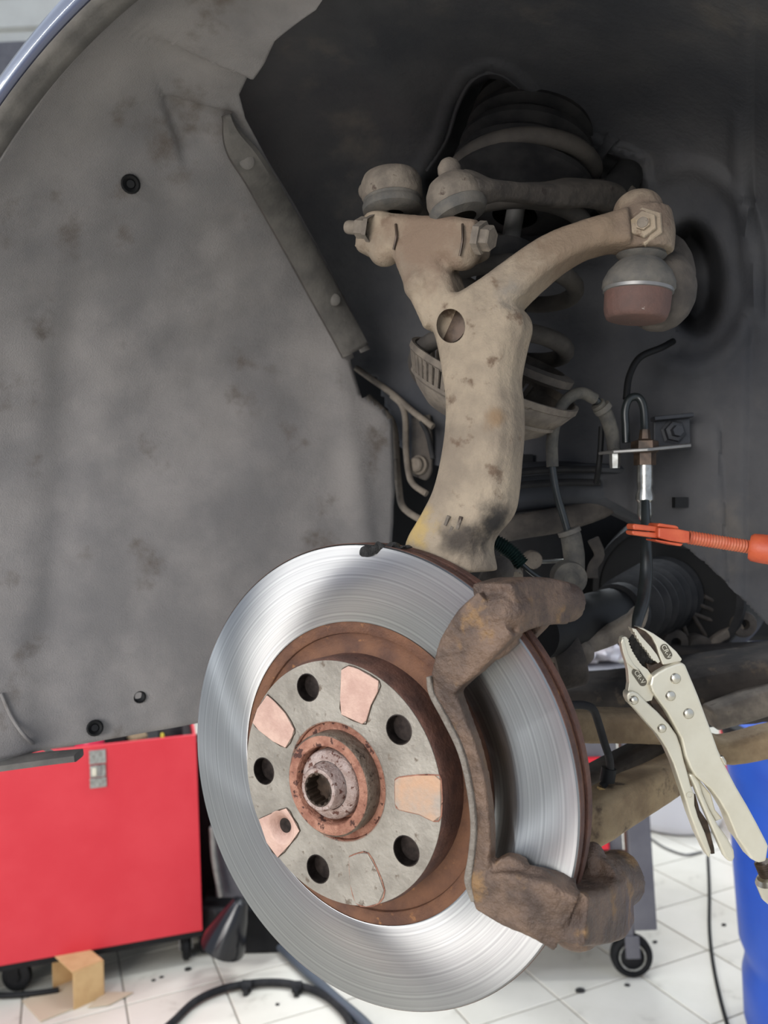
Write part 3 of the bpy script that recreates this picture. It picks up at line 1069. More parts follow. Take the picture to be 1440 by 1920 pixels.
# red drawer cabinet beside the photographer, mirrored in the right half of the disc
rc0 = Vector((-1.95, -1.15, 0))
rz_ = Vector((.84, .54, 0)); ry_ = Vector((-.54, .84, 0))
rcab = thing('drawer_cabinet', rc0, 'red drawer cabinet seen as a soft red reflection right on the brake disc', 'cabinet')
MB().box(rc0 + zz * .42, rz_ * .22, ry_ * .16, zz * .40).build('body', M['red'], rcab, bevel=.006, flat=True)
for k in range(5):
    dr = MB().box(rc0 + rz_ * .225 + zz * (.12 + .15 * k), rz_ * .008, ry_ * .148, zz * .066).build('drawer', M['reddark'], rcab, bevel=.003, flat=True)
    MB().box(rc0 + rz_ * .238 + zz * (.165 + .15 * k), rz_ * .006, ry_ * .10, zz * .007).build('handle', M['silver'], dr, bevel=.001, flat=True)

# white tub and blue drum
c = fz(1300, 1572)
c = c + Vector((0, .18, 0))
wt = thing('white_tub', c, 'low round white plastic tub on the floor behind the locking pliers', 'tub')
MB().lathe([(0, 0), (.150, 0), (.165, .010), (.176, .04), (.180, .21), (.186, .214), (.186, .232), (.178, .234), (.174, .21), (.168, .03), (0, .02)], c, zz, 56).build('wall', M['white'], wt)
MB().lathe([(.176, .186), (.190, .188), (.190, .200), (.176, .202)], c, zz, 56, close=True).build('rim_band', M['white'], wt)
c = P(1612, 1800, 1.62)
c.z = 0
bl = thing('blue_drum', c, 'bright blue plastic drum cut off by the right edge of the photo', 'drum')
R_ = .232
MB().lathe([(0, 0), (R_ - .03, 0), (R_ - .008, .012), (R_, .05), (R_ - .002, .14), (R_ - .010, .17), (R_ - .010, .19), (R_, .22), (R_ + .002, .40), (R_, .50), (R_ - .006, .53), (R_ - .006, .55), (R_, .58), (R_ - .002, .64), (R_ - .02, .67), (R_ - .02, .685), (0, .685)], c, zz, 72).build('barrel', M['blue'], bl)
MB().lathe([(R_ - .018, .662), (R_ + .006, .664), (R_ + .006, .690), (R_ - .018, .692)], c, zz, 72, close=True).build('lid_ring', M['black'], bl)
m = MB().box(P(1378, 1455, 2.6), RGT * .035, UPV * .05, FWD * .03)
rb = m.v[0]
q = PF(1392, 1482)
gc = thing('red_gas_can', Vector((q.x, q.y, 0)), 'small red can on the floor glimpsed between the pliers and the blue drum', 'can')
MB().lathe([(0, 0), (.07, 0), (.075, .01), (.075, .38), (.06, .43), (.02, .45), (.02, .49), (0, .49)], Vector((q.x, q.y, 0)), zz, 32).build('body', M['reddark'], gc)
MB().lathe([(0, .495), (.026, .495), (.026, .46), (.021, .46)], Vector((q.x, q.y, 0)), zz, 20).build('lid', M['black'], gc)

# ================================================================== suspension
# ---- steering knuckle
kroot = PN(840, 1000, -.05)


def kl(px, py, n):
    return tuple(PN(px, py, n) - kroot)


M['knuckle'] = mat('tan_dusty_knuckle', (120, 107, 92), (150, 135, 115), 22, .85, bump=.5, bscale=170, c3=(96, 78, 62), s3=55, t3=.57, w3=.12,
                   stains=((kl(775, 985, -.03), .022, (168, 142, 88), .9, 90), (kl(865, 1010, -.03), .020, (64, 56, 48), .9, 60), (kl(938, 985, -.04), .024, (38, 34, 31), .8, 60),
                           (kl(960, 545, -.05), .018, (116, 108, 98), .9, 120), (kl(800, 440, -.05), .052, (116, 97, 81), .7, 60), (kl(1100, 452, -.09), .060, (112, 95, 78), .7, 50), (kl(1215, 420, -.11), .034, (98, 83, 71), .8, 60), (kl(925, 780, -.04), .012, (122, 100, 76), .9, 90)))
kn = thing('steering_knuckle', kroot, 'tan dust-covered forked steering knuckle rising from behind the brake disc, with a round hole', 'steering knuckle')
kn_m = MB()


def sect(rows, m):
    """rows: (left px, right px, y, n front, depth) -> loft of rounded sections"""
    rings = []
    rows = catmull([Vector(r[:3]) for r in rows], 3), catmull([Vector((r[3], r[4], 0)) for r in rows], 3)
    for a, b in zip(*rows):
        l, r_ = PN(a.x, a.z, b.x), PN(a.y, a.z, b.x)
        mid = (l + r_) / 2
        hv = (r_ - l) / 2
        dp = -N * b.y
        c = .34
        rings.append([mid + hv * x + dp * (1 - y) / 2 for x, y in ((-1, -.4), (-1, .45), (-.84, .85), (-.5, 1.0), (.35, 1.0), (.74, .85), (.96, .35), (1, -.4), (.8, -1), (-.8, -1))])
    return m.loft(rings)


sect([(742, 900, 1075, -.024, .04), (745, 893, 1018, -.026, .04), (772, 930, 967, -.03, .042), (796, 941, 920, -.034, .042), (811, 946, 862, -.037, .042), (820, 951, 800, -.04, .042),
      (821, 950, 745, -.042, .042), (815, 946, 700, -.044, .042), (804, 958, 640, -.046, .042), (792, 970, 600, -.048, .04), (780, 962, 572, -.049, .038), (772, 930, 548, -.05, .036)], kn_m)
# neck up to the pinch yoke, then the yoke
kn_m.strap([PN(842, 606, -.066), PN(820, 548, -.066), PN(802, 505, -.066), PN(795, 455, -.066)], [.030, .034, .034, .045], [.034, .034, .036, .036], N, 4)
kn_m.strap([PN(690, 448, -.066), PN(735, 448, -.066), PN(795, 452, -.066), PN(860, 455, -.066), PN(906, 450, -.066)], [.026, .031, .030, .030, .022], [.034, .036, .034, .036, .030], N, 3)
kn_m.ball(PN(722, 470, -.060), T * .013, U * .012, N * .012)
kn_m.ball(PN(868, 478, -.060), T * .013, U * .011, N * .012)
kn_m.ball(PN(712, 418, -.060), T * .012, U * .010, N * .014)
kn_m.ball(PN(795, 535, -.060), T * .015, U * .013, N * .0155)
# steering arm
kn_m.strap([PN(885, 600, -.066), PN(935, 560, -.070), PN(985, 517, -.076), PN(1035, 480, -.084), PN(1085, 455, -.092), PN(1135, 440, -.10), PN(1180, 432, -.105)],
           [.036, .030, .027, .0245, .0215, .022, .026], [.036, .034, .030, .028, .026, .026, .028], N, 4)
kn_m.ball(PN(1130, 432, -.093), T * .011, U * .0105, N * .010)
kn_m.tube([PN(1208, 476, -.118), PN(1208, 440, -.118), PN(1206, 400, -.118)], [.0195, .0205, .0185], 20, 2)
kn_m.ball(PN(1196, 395, -.118), T * .017, U * .014, N * .017)
hole = MB().tube([PN(845, 611, .02), PN(845, 611, -.062)], [.0098, .0098], 28, 1, flat=1.18, ax=T)
knb = cast('casting', kn_m, M['knuckle'], kn, .0016, 11, [hole])
MB().lathe([(0, 0), (.012, 0)], PN(845, 611, -.0615), N, 20).build('hole_floor', M['oil'], kn)
# seams where the yoke is slit
for x0, y0, x1, y1 in ((742, 420, 738, 468), (867, 420, 862, 480)):
    MB().tube([PN(x0, y0, -.0475), PN((x0 + x1) / 2 + 3, (y0 + y1) / 2, -.0465), PN(x1, y1, -.0475)], .0009, 8, 4).build('yoke_slit', M['oil'], kn)
# cast figures on the lower web
for x, y, l in ((835, 985, .006), (858, 992, .008), (842, 1005, .006)):
    p = PN(x, y, -.0285)
    MB().tube([p, p + U * l + T * .003], .0013, 6, 1).build('cast_mark', M['dust'], kn)
# pinch bolt
pb = thing('pinch_bolt', PN(780, 430, -.066), 'long rusty pinch bolt running sideways through the top yoke of the knuckle', 'bolt')
b0, b1 = PN(690, 430, -.050), PN(905, 446, -.050)
ax = (b1 - b0).normalized()
MB().lathe([(0, -.022), (.0045, -.0215), (.0050, -.020), (.0050, .0)], PN(694, 429, -.050), ax, 20).build('thread', M['dust'], pb, ang=30)
MB().lathe([(0, -.012), (.0078, -.012), (.0088, -.011), (.0088, -.002), (.0108, -.002), (.0112, 0), (.0112, .002)], PN(697, 430, -.050), ax, 6).build('nut', M['dust'], pb, ang=20)
MB().lathe([(.011, -.004), (.011, .001), (.0085, .001), (.0085, .0065), (.0075, .0075), (0, .0075)], PN(905, 446, -.050), ax, 6).build('bolt_head', M['dust'], pb, ang=20)


# ---- upper ball joints and arms
def pxr(c, r):
    return r / F * (c - CAM).dot(FWD)


c = PN(737, 402, -.062)
s = (c - CAM).dot(FWD) / F
ua = thing('upper_control_arm', c, 'pale round ball joint cup without a nut, upper left above the yoke', 'control arm', 'upper control arms')
MB().lathe([(0, 76 * s), (44 * s, 75 * s), (52 * s, 71 * s), (57 * s, 60 * s), (57.5 * s, 34 * s), (54 * s, 27 * s), (20 * s, 26 * s)], c, U, 40).ball(c + U * 55 * s - T * 50 * s + N * .004, T * 15 * s, U * 17 * s, N * 17 * s).build('joint_cup', M['dust'], ua, ang=50)
MB().lathe([(50 * s, 29 * s), (55 * s, 26 * s), (53 * s, 22 * s), (57 * s, 16 * s), (56 * s, 6 * s), (48 * s, 1 * s), (20 * s, 0)], c, U, 40).build('dust_boot', M['boot'], ua)
MB().strap([c + U * 48 * s, c + U * 48 * s - N * .05 - T * .01, c + U * 50 * s - N * .16 - T * .04], [.03, .026, .03], .018, U, 4).build('arm', M['dust_dark'], ua, bevel=.002)

c = PN(862, 404, -.064)
s = (c - CAM).dot(FWD) / F
axt = (U * .965 - T * .22 + N * .1).normalized()
ub = thing('upper_control_arm', c, 'pale ball joint with a domed nut on top and a bent arm leading right', 'control arm', 'upper control arms')
MB().lathe([(0, 78 * s), (26 * s, 76 * s), (40 * s, 68 * s), (50 * s, 52 * s), (54 * s, 34 * s), (52 * s, 18 * s), (20 * s, 17 * s)], c, axt, 36).build('joint_cup', M['dust'], ub, ang=50)
MB().lathe([(0, 112 * s), (12 * s, 109 * s), (20 * s, 100 * s), (22.5 * s, 90 * s), (21 * s, 80 * s), (23 * s, 77 * s), (25 * s, 66 * s)], c + T * 8 * s, axt, 24).build('domed_nut', M['dust'], ub)
MB().lathe([(50 * s, 21 * s), (55 * s, 17 * s), (56 * s, 8 * s), (50 * s, -2 * s), (30 * s, -8 * s)], c, axt, 36).build('dust_boot', M['boot'], ub)
am = MB()
am.strap([PN(875, 352, -.066), PN(920, 356, -.085), PN(975, 362, -.12), PN(1035, 366, -.16), PN(1090, 362, -.20), PN(1140, 372, -.24), PN(1170, 400, -.26)], [.028, .022, .026, .036, .044, .042, .036], [.02, .014, .014, .018, .022, .024, .024], (N * .9 + U * .3).normalized(), 5)
cast('arm', am, M['dust_dark'], ub, .002, 6)
MB().tube([PN(1140, 372, -.24), PN(1165, 345, -.262), PN(1185, 312, -.285)], [.014, .015, .013], 16, 4).build('arm_bush', M['rubber'], ub)

# ---- tie rod end under the steering arm
c = PN(1203, 470, -.118)
s = (c - CAM).dot(FWD) / F
axd = (-U * .985 - T * .15).normalized()
te = thing('tie_rod', c, 'tie rod end with domed grey boot and rusty red cup under the steering arm', 'tie rod')
MB().lathe([(40 * s, 0), (46 * s, 2 * s), (40 * s, 6 * s), (46 * s, 9 * s), (42 * s, 13 * s), (36 * s, 18 * s), (44 * s, 24 * s), (58 * s, 40 * s), (66 * s, 58 * s), (67 * s, 70 * s), (62 * s, 75 * s)], c, axd, 40).build('dust_boot', M['boot'], te, ang=60)
MB().lathe([(61 * s, 72 * s), (64 * s, 73 * s), (64 * s, 79 * s), (61 * s, 80 * s)], c, axd, 40, close=True).build('clamp_ring', M['steelgrey'], te)
MB().lathe([(40 * s, 74 * s), (61 * s, 79 * s), (60 * s, 110 * s), (57 * s, 122 * s), (54 * s, 128 * s), (48 * s, 130 * s), (0, 131 * s)], c, axd, 40).build('joint_cup', mat('rusty_red_cup', (92, 66, 58), (78, 58, 52), 40, .75, bump=.25, bscale=250, c3=(140, 128, 120), s3=190, t3=.68, w3=.03), te, ang=50)
am = MB().ball(PN(1236, 545, -.145), T * .026, U * .030, N * .02).ball(PN(1246, 520, -.165), T * .022, U * .034, N * .02).tube([PN(1238, 550, -.15), PN(1258, 540, -.22), PN(1275, 530, -.40)], [.019, .015, .013], 16, 4)
cast('rod', am, M['dust_dark'], te, .002, 6)
# nut of the tie rod clamp bolt, on the end of the steering arm
c = PN(1206, 421, -.097)
m_ = thing('clamp_bolt', c, 'dusty hexagonal bolt head facing outward at the end of the steering arm', 'bolt')
c = PN(1207, 424, -.1005)
MB().lathe([(0, .007), (.0048, .007), (.0048, .0045), (.0085, .0045), (.0090, .0036), (.0090, .001), (.0122, .001), (.0130, 0), (.0130, -.004)], c, N + T * .15, 6, x=U).build('bolt_head', M['knuckle'], m_, ang=20)
MB().lathe([(0, .0075), (.0034, .0075), (.0038, .0068), (.0038, .003)], c, N + T * .15, 16).build('bolt_tip', M['dust'], m_)

# ---- strut: coil spring, bump boot, spring seat
s0, s1 = PN(905, 752, -.175), PN(985, 290, -.225)
sax = (s1 - s0).normalized()
L = (s1 - s0).length
st = thing('suspension_strut', s0, 'dusty suspension strut with coil spring and slotted spring seat, standing behind the knuckle', 'strut')
e1 = (T - sax * T.dot(sax)).normalized()
e2 = sax.cross(e1)
pts = []
for i in range(0, 44 * 4 + 1):
    a = 2 * PI * i / 44 + 2.2
    hgt = .012 + L * .96 * min(1, max(0, (i / 44 - .0) / 4.0))
    pts.append(s0 + sax * hgt + .062 * (math.cos(a) * e1 + math.sin(a) * e2))
MB().tube(pts, .0075, 10, 1).build('coil_spring', mat('dark_coil', (50, 46, 43), (66, 61, 56), 40, .85, bump=.2, bscale=160), st)
sk = (sax + N * .34 + T * .50).normalized()
MB().lathe([(.020, .012), (.030, -.020), (.045, -.016), (.058, -.006), (.066, .004)], s0, sk, 72).build('spring_seat', M['dust'], st, solid=.0015)
MB().lathe([(.066, .004), (.0745, .020)], s0, sk, 40, -1.45, 1.45, x=T).build('seat_rim', M['dust'], st, solid=.0015)
for k in range(60):
    a = 2 * PI * k / 60
    ea = (T - sk * T.dot(sk)).normalized()
    eb = sk.cross(ea)
    d = math.cos(a) * ea + math.sin(a) * eb
    if d.dot(T) > .15:
        continue
    q = sk.cross(d)
    MB().prism([s0 + d * .0655 + sk * .003 - q * .0022, s0 + d * .0655 + sk * .003 + q * .0022, s0 + d * .0745 + sk * .020 + q * .0024, s0 + d * .0745 + sk * .020 - q * .0024], -d * .002).build('seat_rib', M['dust'], st, flat=True)
MB().lathe([(.0725, .019), (.0755, .021), (.0755, .026), (.0725, .026)], s0, sk, 72, close=True).build('seat_rim', M['dust'], st)
MB().lathe([(.064, .001), (.067, .003), (.067, .0055), (.064, .0055)], s0, sk, 72, close=True).build('seat_ring', M['dust'], st)
prof = [(.0, L + .10), (.03, L + .10)]
for k in range(7):
    z = L + .085 - k * .02
    prof += [(.036 + k * .0035, z + .006), (.045 + k * .0035, z), (.046 + k * .0035, z - .006), (.037 + k * .0035, z - .010)]
MB().lathe(prof + [(.02, L - .06)], s0, sax, 48).build('bump_boot', M['rubber'], st)
MB().tube([s0 - sax * .10, s0 + sax * .14], [.024, .024], 24, 1).build('damper_tube', M['rubber'], st)
MB().tube([s0 + sax * .13, s0 + sax * (L + .02)], .008, 16, 1).build('damper_rod', M['steelgrey'], st)
# loose pad washer lying on the seat
MB().lathe([(.03, 0), (.040, .004), (.040, .010), (.03, .012)], PN(985, 702, -.19), sk, 32, close=True).build('spring_end_pad', M['dust_dark'], st)

# ---- bent pipes in the gap left of the knuckle
for i, (pts, r, mt, lab) in enumerate([
        ([(668, 690), (700, 713), (735, 738), (775, 772), (812, 800)], .0036, 'dust', 'upper grey pipe slanting down out of the dark notch of the liner'),
        ([(690, 745), (715, 768), (733, 788), (741, 815), (744, 870), (748, 915), (753, 945), (768, 962), (800, 980)], .0040, 'dust', 'grey pipe bent twice along the inner edge of the liner'),
        ([(735, 742), (752, 758), (760, 785), (761, 840), (766, 885), (775, 908), (800, 926)], .0036, 'dust', 'middle grey pipe with a smooth downward bend beside the bolt'),
        ([(790, 790), (802, 815), (812, 860)], .0030, 'rubber', 'dark pipe passing behind the slotted spring seat')]):
    m = MB().tube([PN(x, y, -.315) for x, y in pts], r, 10, 6)
    tag(m.build('fluid_pipe', M[mt]), lab, 'pipe', 'bent fluid pipes beside the liner')
q = PN(786, 872, -.33)
kb = thing('pipe_bracket', q, 'small dirty bracket with a round bolt, left of the knuckle', 'bracket')
m = MB().strap([PN(790, 780, -.335), PN(792, 830, -.335), PN(790, 880, -.335), PN(786, 896, -.335)], [.024, .026, .028, .018], .006, N, 4)
m.build('plate', M['dust_dark'], kb, bevel=.001)
MB().lathe([(0, .010), (.007, .010), (.0085, .008), (.0085, .003), (.011, .002), (.0112, -.002)], q + N * .001, N, 24).build('bolt_head', M['dust'], kb, ang=30)
MB().box(PN(742, 880, -.312), T * .003, U * .012, N * .002).build('clip', M['dust'], kb, bevel=.001)

# ================================================================== brake disc and hub
mtx = Matrix(((T.x, U.x, N.x, O.x), (T.y, U.y, N.y, O.y), (T.z, U.z, N.z, O.z), (0, 0, 0, 1)))
HZ = .0236
disc = thing('brake_disc', O, 'large worn steel brake disc with a rusty brown inner band and grey hat', 'brake disc', mtx=mtx)
SEG = 160
MB().lathe([(.0982, -.0075), (.0982, -.0003), (.0990, .0), (.1490, .0), (.1500, -.0010), (.1500, -.0075)], O, N, SEG, close=True).build('friction_ring', M['steel'], disc, ang=25)
MB().lathe([(.1496, -.0007), (.1503, -.0012), (.1503, -.0075), (.1496, -.0078)], O, N, SEG, close=True).build('outer_rim', M['rustdark'], disc, ang=30)
MB().lathe([(.085, -.0150), (.1500, -.0150), (.1503, -.0160), (.1503, -.0215), (.1490, -.0225), (.085, -.0225)], O, N, SEG, close=True).build('rear_ring', M['rustdark'], disc, ang=25)
MB().lathe([(.1480, -.0070), (.1484, -.0112), (.1480, -.0155), (.09, -.0155), (.09, -.0070)], O, N, SEG, close=True).build('vent_core', M['rust'], disc, ang=60)
MB().lathe([(.0985, -.0060), (.0985, -.0012), (.0915, -.0016), (.0905, -.0022), (.0900, -.0040), (.0845, -.0052), (.0800, -.0040), (.0770, -.0020), (.0770, -.0060)], O, N, SEG, close=True).build('rust_band', M['rust'], disc, ang=30)
MB().lathe([(.0772, -.004), (.0775, HZ - .0045), (.0765, HZ - .0012), (.0756, HZ - .0002)], O, N, 120).build('hat_wall', M['rustdark'], disc, ang=40)


def dloc(px, py, n=HZ):
    t_, u_, _ = CF(PN(px, py, n))
    return t_, u_


lugs = [dloc(*q) for q in ((581, 1295), (751, 1374), (764, 1599), (597, 1633), (494, 1453))]
a_off = sum(((math.atan2(u_, t_) - math.atan2(lugs[0][1], lugs[0][0]) + k * 2 * PI / 5 + PI) % (2 * PI)) - PI for k, (t_, u_) in enumerate(lugs)) / 5
a_l = math.atan2(lugs[0][1], lugs[0][0]) + a_off
lugs = [(.061 * math.cos(a_l - k * 2 * PI / 5), .061 * math.sin(a_l - k * 2 * PI / 5)) for k in range(5)]
SCR = (440 + 300 / 3.4286, 1200 + 1205 / 3.4286)
me = plate([circ(0, 0, .0760, 120), circ(0, 0, .0372, 72)] + [circ(x, y, .0086, 28) for x, y in lugs] + [circ(*dloc(*SCR), .0104, 28)], .0025)
me.transform(Matrix.Translation((0, 0, HZ - .0025)))
link('hat_face', me, M['hat'], disc, flat=True)
for x, y in lugs:
    q = W(x, y, HZ)
    MB().lathe([(.0092, .0001), (.0086, .0002), (.0082, -.0012), (.0082, -.016)], q, N, 28).build('lug_hole', M['hole'], disc, ang=50)
MB().lathe([(.0376, .0002), (.0366, -.0008), (.0364, -.012)], O + N * HZ, N, 72).build('centre_bore', M['rustpink'], disc)
Z6 = lambda X, Y: (440 + X / 3.4286, 1200 + Y / 3.4286)
for poly, mt, lab in (([(690, 190), (735, 165), (800, 185), (930, 262), (925, 330), (880, 420), (850, 520), (825, 540), (690, 478), (682, 380)], 'copper', 'bare pink patch'),
                      ([(212, 352), (262, 395), (330, 470), (387, 572), (375, 620), (332, 692), (250, 650), (160, 580), (120, 530), (150, 440)], 'copper', 'bare pink patch'),
                      ([(1032, 900), (1060, 882), (1180, 868), (1290, 868), (1328, 900), (1330, 1130), (1280, 1165), (1190, 1120), (1060, 1090), (1034, 1050)], 'copper2', 'half cleaned patch, orange on its inner side'),
                      ([(160, 1150), (250, 1110), (335, 1080), (375, 1140), (420, 1225), (360, 1310), (280, 1395), (210, 1300)], 'copper', 'bare pink patch round a small screw hole'),
                      ([(738, 1392), (800, 1368), (860, 1370), (915, 1470), (965, 1610), (930, 1690), (850, 1712), (780, 1690), (745, 1560)], 'hat', 'grey patch outlined in rust')):
    if 'screw' in lab:
        me = plate([[dloc(*Z6(*q)) for q in poly], circ(*dloc(*SCR), .0106, 28)], .0005)
        me.transform(Matrix.Translation((0, 0, HZ + .0003)))
        o = link('wheel_seat_patch', me, M[mt], disc, flat=True)
    else:
        o = MB().prism([PN(*Z6(*q), HZ - .0004) for q in poly], N * .0011).build('wheel_seat_patch', M[mt], disc, bevel=.0005, flat=True)
    o['label'] = lab
    # rusty outline
    pp = [PN(*Z6(*q), HZ + .0001) for q in poly]
    if mt == 'copper':
        MB().tube([PN(*Z6(*q), HZ + .0002) for q in poly] + [PN(*Z6(*poly[0]), HZ + .0002)], .0004, 6, 2).build('patch_outline', M['oil'], o)
    if mt in ('copper2', 'hat'):
        MB().tube([PN(*Z6(*q), HZ + .0003) for q in (poly[1:5] if mt == 'hat' else poly[5:10])] if False else [PN(*Z6(*q), HZ + .0002) for q in poly] + [PN(*Z6(*poly[0]), HZ + .0002)], .00045, 6, 2).build('patch_outline', M['rustpink'], o)
q = PN(*Z6(300, 1205), HZ)
sh = MB().lathe([(.0112, .0009), (.0105, .0008), (.0096, .0002), (.0045, -.0046), (.0043, -.0062), (0, -.0062)], q, N, 36).build('screw_recess', M['copper'], disc, ang=50)
MB().lathe([(0, -.0044), (.0050, -.0042)], q, N, 24).build('screw_hole', M['hole'], sh)

hub = thing('wheel_hub', O + N * HZ, 'scraped reddish wheel hub with its axle bolt, in the centre of the disc', 'wheel hub', mtx=Matrix.Translation(O + N * HZ))


def along(px_target):
    a, b = 0, .2
    for _ in range(40):
        m_ = (a + b) / 2
        if proj(O + N * m_)[0] > px_target:
            a = m_
        else:
            b = m_
    return a


hn, hb = along(613), along(596.5)
print('nose', hn, 'bolt', hb)
MB().lathe([(.0752, HZ - .0175), (.0752, HZ - .007), (.0366, HZ - .007), (.0366, HZ - .003), (.0312, HZ - .0025), (.0312, HZ - .0175)], O, N, 72, close=True).build('flange', M['hole'], hub, ang=30)
MB().lathe([(.0364, HZ - .0027), (.0330, HZ - .0022), (.0312, HZ - .0026)], O, N, 72).build('flange_ring', M['rustpink'], hub)
MB().lathe([(.0318, HZ - .006), (.0318, hn - .0015), (.0305, hn)], O, N, 72).build('nose', M['hubdark'], hub, ang=60)
MB().lathe([(.0306, hn - .0001), (.0298, hn + .0004), (.0245, hn), (.0238, hn - .001), (.0236, hn - .014), (0, hn - .014)], O, N, 72).build('nose_lip', M['rustpink'], hub, ang=40)
ab = MB().lathe([(.0215, hn - .012), (.0215, hn - .003), (.0205, hn - .0015), (.0165, hn - .0003), (.0150, hn - .0003)], O, N, 64).build('axle_bolt_flange', M['bolt'], hub, ang=40)
MB().lathe([(.0150, hn - .002), (.0142, hn + .001), (.0138, hb - .002), (.0126, hb), (.0098, hb)], O, N, 48).build('axle_bolt_head', M['bolt'], ab, ang=40)
# multi-point socket
sk_ = []
for k in range(48):
    a = 2 * PI * k / 48
    sk_.append(.0088 + .0006 * (1 if (k // 2) % 2 else -1))
rg = [[O + N * z + sk_[k] * f * (math.cos(2 * PI * k / 48) * T + math.sin(2 * PI * k / 48) * U) for k in range(48)] for z, f in ((hb + .0001, 1.06), (hb - .001, 1), (hb - .010, .96))]
m = MB().loft(rg, True, False)
m.add([v for v in rg[2]], [list(range(48))])
m.add(rg[0] + [O + N * (hb + .0001) + .0104 * (math.cos(2 * PI * k / 48) * T + math.sin(2 * PI * k / 48) * U) for k in range(48)], [[k, (k + 1) % 48, 48 + (k + 1) % 48, 48 + k] for k in range(48)])
MB.build(m, 'socket', M['oil'], ab, ang=30)

# lump of black grease on the top edge of the disc
mb = MB()
for x, y, n, a, b in ((688, 1035, .002, .0064, .0042), (712, 1026, -.002, .0052, .0036), (735, 1023, -.005, .0055, .0018), (668, 1026, -.004, .007, .0018), (650, 1026, -.005, .006, .0012), (704, 1030, .000, .004, .003), (760, 1027, -.006, .006, .0012)):
    mb.ball(PN(x, y, n), T * a, U * b, N * .004, 14, 10)
mb.v = [v + .0022 * noise.noise_vector(v * 260) for v in mb.v]
tag(cast('grease_lump', mb, M['grease'], None, .0009, 1), 'lump of black grease stuck on the top edge of the brake disc', 'grease')

# ---- caliper bracket
br = thing('caliper_bracket', PN(1000, 1400, 0), 'rusty cast caliper bracket hugging the right side of the brake disc', 'caliper bracket')
m = MB()
# bridge bar in front of the disc
m.strap([PN(845, 1268, .012), PN(842, 1300, .012), PN(861, 1345, .012), PN(885, 1410, .012), (PN(900, 1480, .012)), PN(908, 1550, .012), PN(906, 1600, .012), PN(904, 1650, .012), PN(920, 1680, .012)],
        [.020, .0150, .0125, .0120, .0118, .0115, .0120, .0150, .018], [.012, .012, .010, .009, .009, .009, .010, .013, .014], N, 5, .14)
# upper arm, over the rim and inboard to the guide boss
m.strap([PN(838, 1280, .013), PN(868, 1228, .014), PN(905, 1182, .014), PN(940, 1150, .012)], [.018, .030, .034, .032], [.013, .014, .018, .022], N, 4, .14)
m.strap([PN(905, 1200, .013), PN(930, 1210, .010), PN(965, 1190, .006)], [.016, .016, .010], [.010, .012, .012], N, 3, .14)
m.strap([PN(928, 1142, .014), PN(965, 1130, -.004), PN(1005, 1127, -.026), PN(1040, 1130, -.044)], [.030, .028, .026, .024], [.030, .030, .028, .026], U, 4, .14)
m.tube([PN(985, 1128, -.012), PN(1045, 1128, -.045), PN(1068, 1130, -.058)], [.0120, .0135, .0125], 18, 3)
m.ball(PN(948, 1145, .010), T * .016, U * .012, N * .014)
m.strap([PN(950, 1150, -.034), PN(985, 1165, -.034), PN(1010, 1190, -.034)], [.03, .024, .014], .012, N, 3, .14)
# lower arm
m.strap([PN(900, 1665, .012), PN(950, 1678, .012), PN(1010, 1692, .010), PN(1060, 1712, .004)], [.020, .030, .034, .036], [.014, .014, .018, .022], N, 4, .14)
m.strap([PN(938, 1640, .011), PN(960, 1628, .008), PN(985, 1635, .006)], [.014, .016, .012], .010, N, 3, .14)
m.ball(PN(1000, 1650, .009), T * .014, U * .008, N * .006)
m.strap([PN(1045, 1712, .010), PN(1090, 1705, -.020), PN(1118, 1690, -.045), PN(1140, 1670, -.070)], [.034, .034, .036, .032], [.026, .030, .036, .036], U, 4, .14)
m.ball(PN(1080, 1745, -.010), T * .014, U * .010, N * .014)
m.tube([PN(1110, 1660, -.040), PN(1165, 1650, -.085)], [.017, .016], 18, 2)
m.ball(PN(1112, 1622, -.050), T * .008, U * .014, N * .012)
m.ball(PN(1160, 1630, -.085), T * .014, U * .012, N * .012)
M['bracket_d'] = M['bracket']
cast('casting', m, M['bracket'], br, .0012, 2)
# bright machined outer edge of the bridge
eb = [PN(x, y, .0165) for x, y in ((806, 1268), (812, 1300), (836, 1345), (866, 1408), (883, 1480), (890, 1550), (885, 1610), (880, 1650), (890, 1688))]
MB().strap(eb, [.0030, .0040, .0042, .0040, .0036, .0036, .0040, .0050, .003], .0055, N, 5).build('worn_edge', mat('worn_grey_edge', (132, 124, 114), (112, 102, 92), 160, .6, metal=.3, bump=.5, bscale=500), br, bevel=.0008)

# ================================================================== drive shaft, arms, hoses
def PP(lst):
    return [P(*q) for q in lst]


ds = thing('drive_shaft', P(1190, 1140, .80), 'black drive shaft with ribbed rubber boot running inboard behind the brake hose', 'drive shaft')
MB().tube(PP([(1000, 1190, .62), (1060, 1172, .68), (1120, 1158, .74), (1165, 1148, .78)]), [.022, .023, .025, .027], 28, 3).build('shaft', M['black'], ds)
MB().tube(PP([(1155, 1151, .765), (1168, 1147, .775)]), [.0300, .0300], 28, 1).build('boot_clamp', M['rubber'], ds)
ba, bb = P(1172, 1146, .79), P(1248, 1112, .93)
bx_ = (bb - ba).normalized()
LB = (bb - ba).length
prof = [(.024, 0)]
for k in range(7):
    z = LB * (k + .2) / 7
    r = .030 + .0016 * k
    prof += [(r, z), (r + .006, z + LB * .05), (r + .005, z + LB * .085), (r - .002, z + LB * .125)]
MB().lathe(prof + [(.02, LB)], ba, bx_, 56).build('boot', M['rubber'], ds)
gx = bx_
gc_ = bb + gx * .01
gb = thing('gearbox', gc_, 'black gearbox housing with pale cast ribs fanning out around the drive shaft boot', 'gearbox')
MB().lathe([(.02, -.012), (.082, -.012), (.088, -.006), (.090, .004), (.099, .035), (.102, .06), (.102, .11), (0, .11)], gc_, gx, 64).build('housing', M['black'], gb, ang=40)
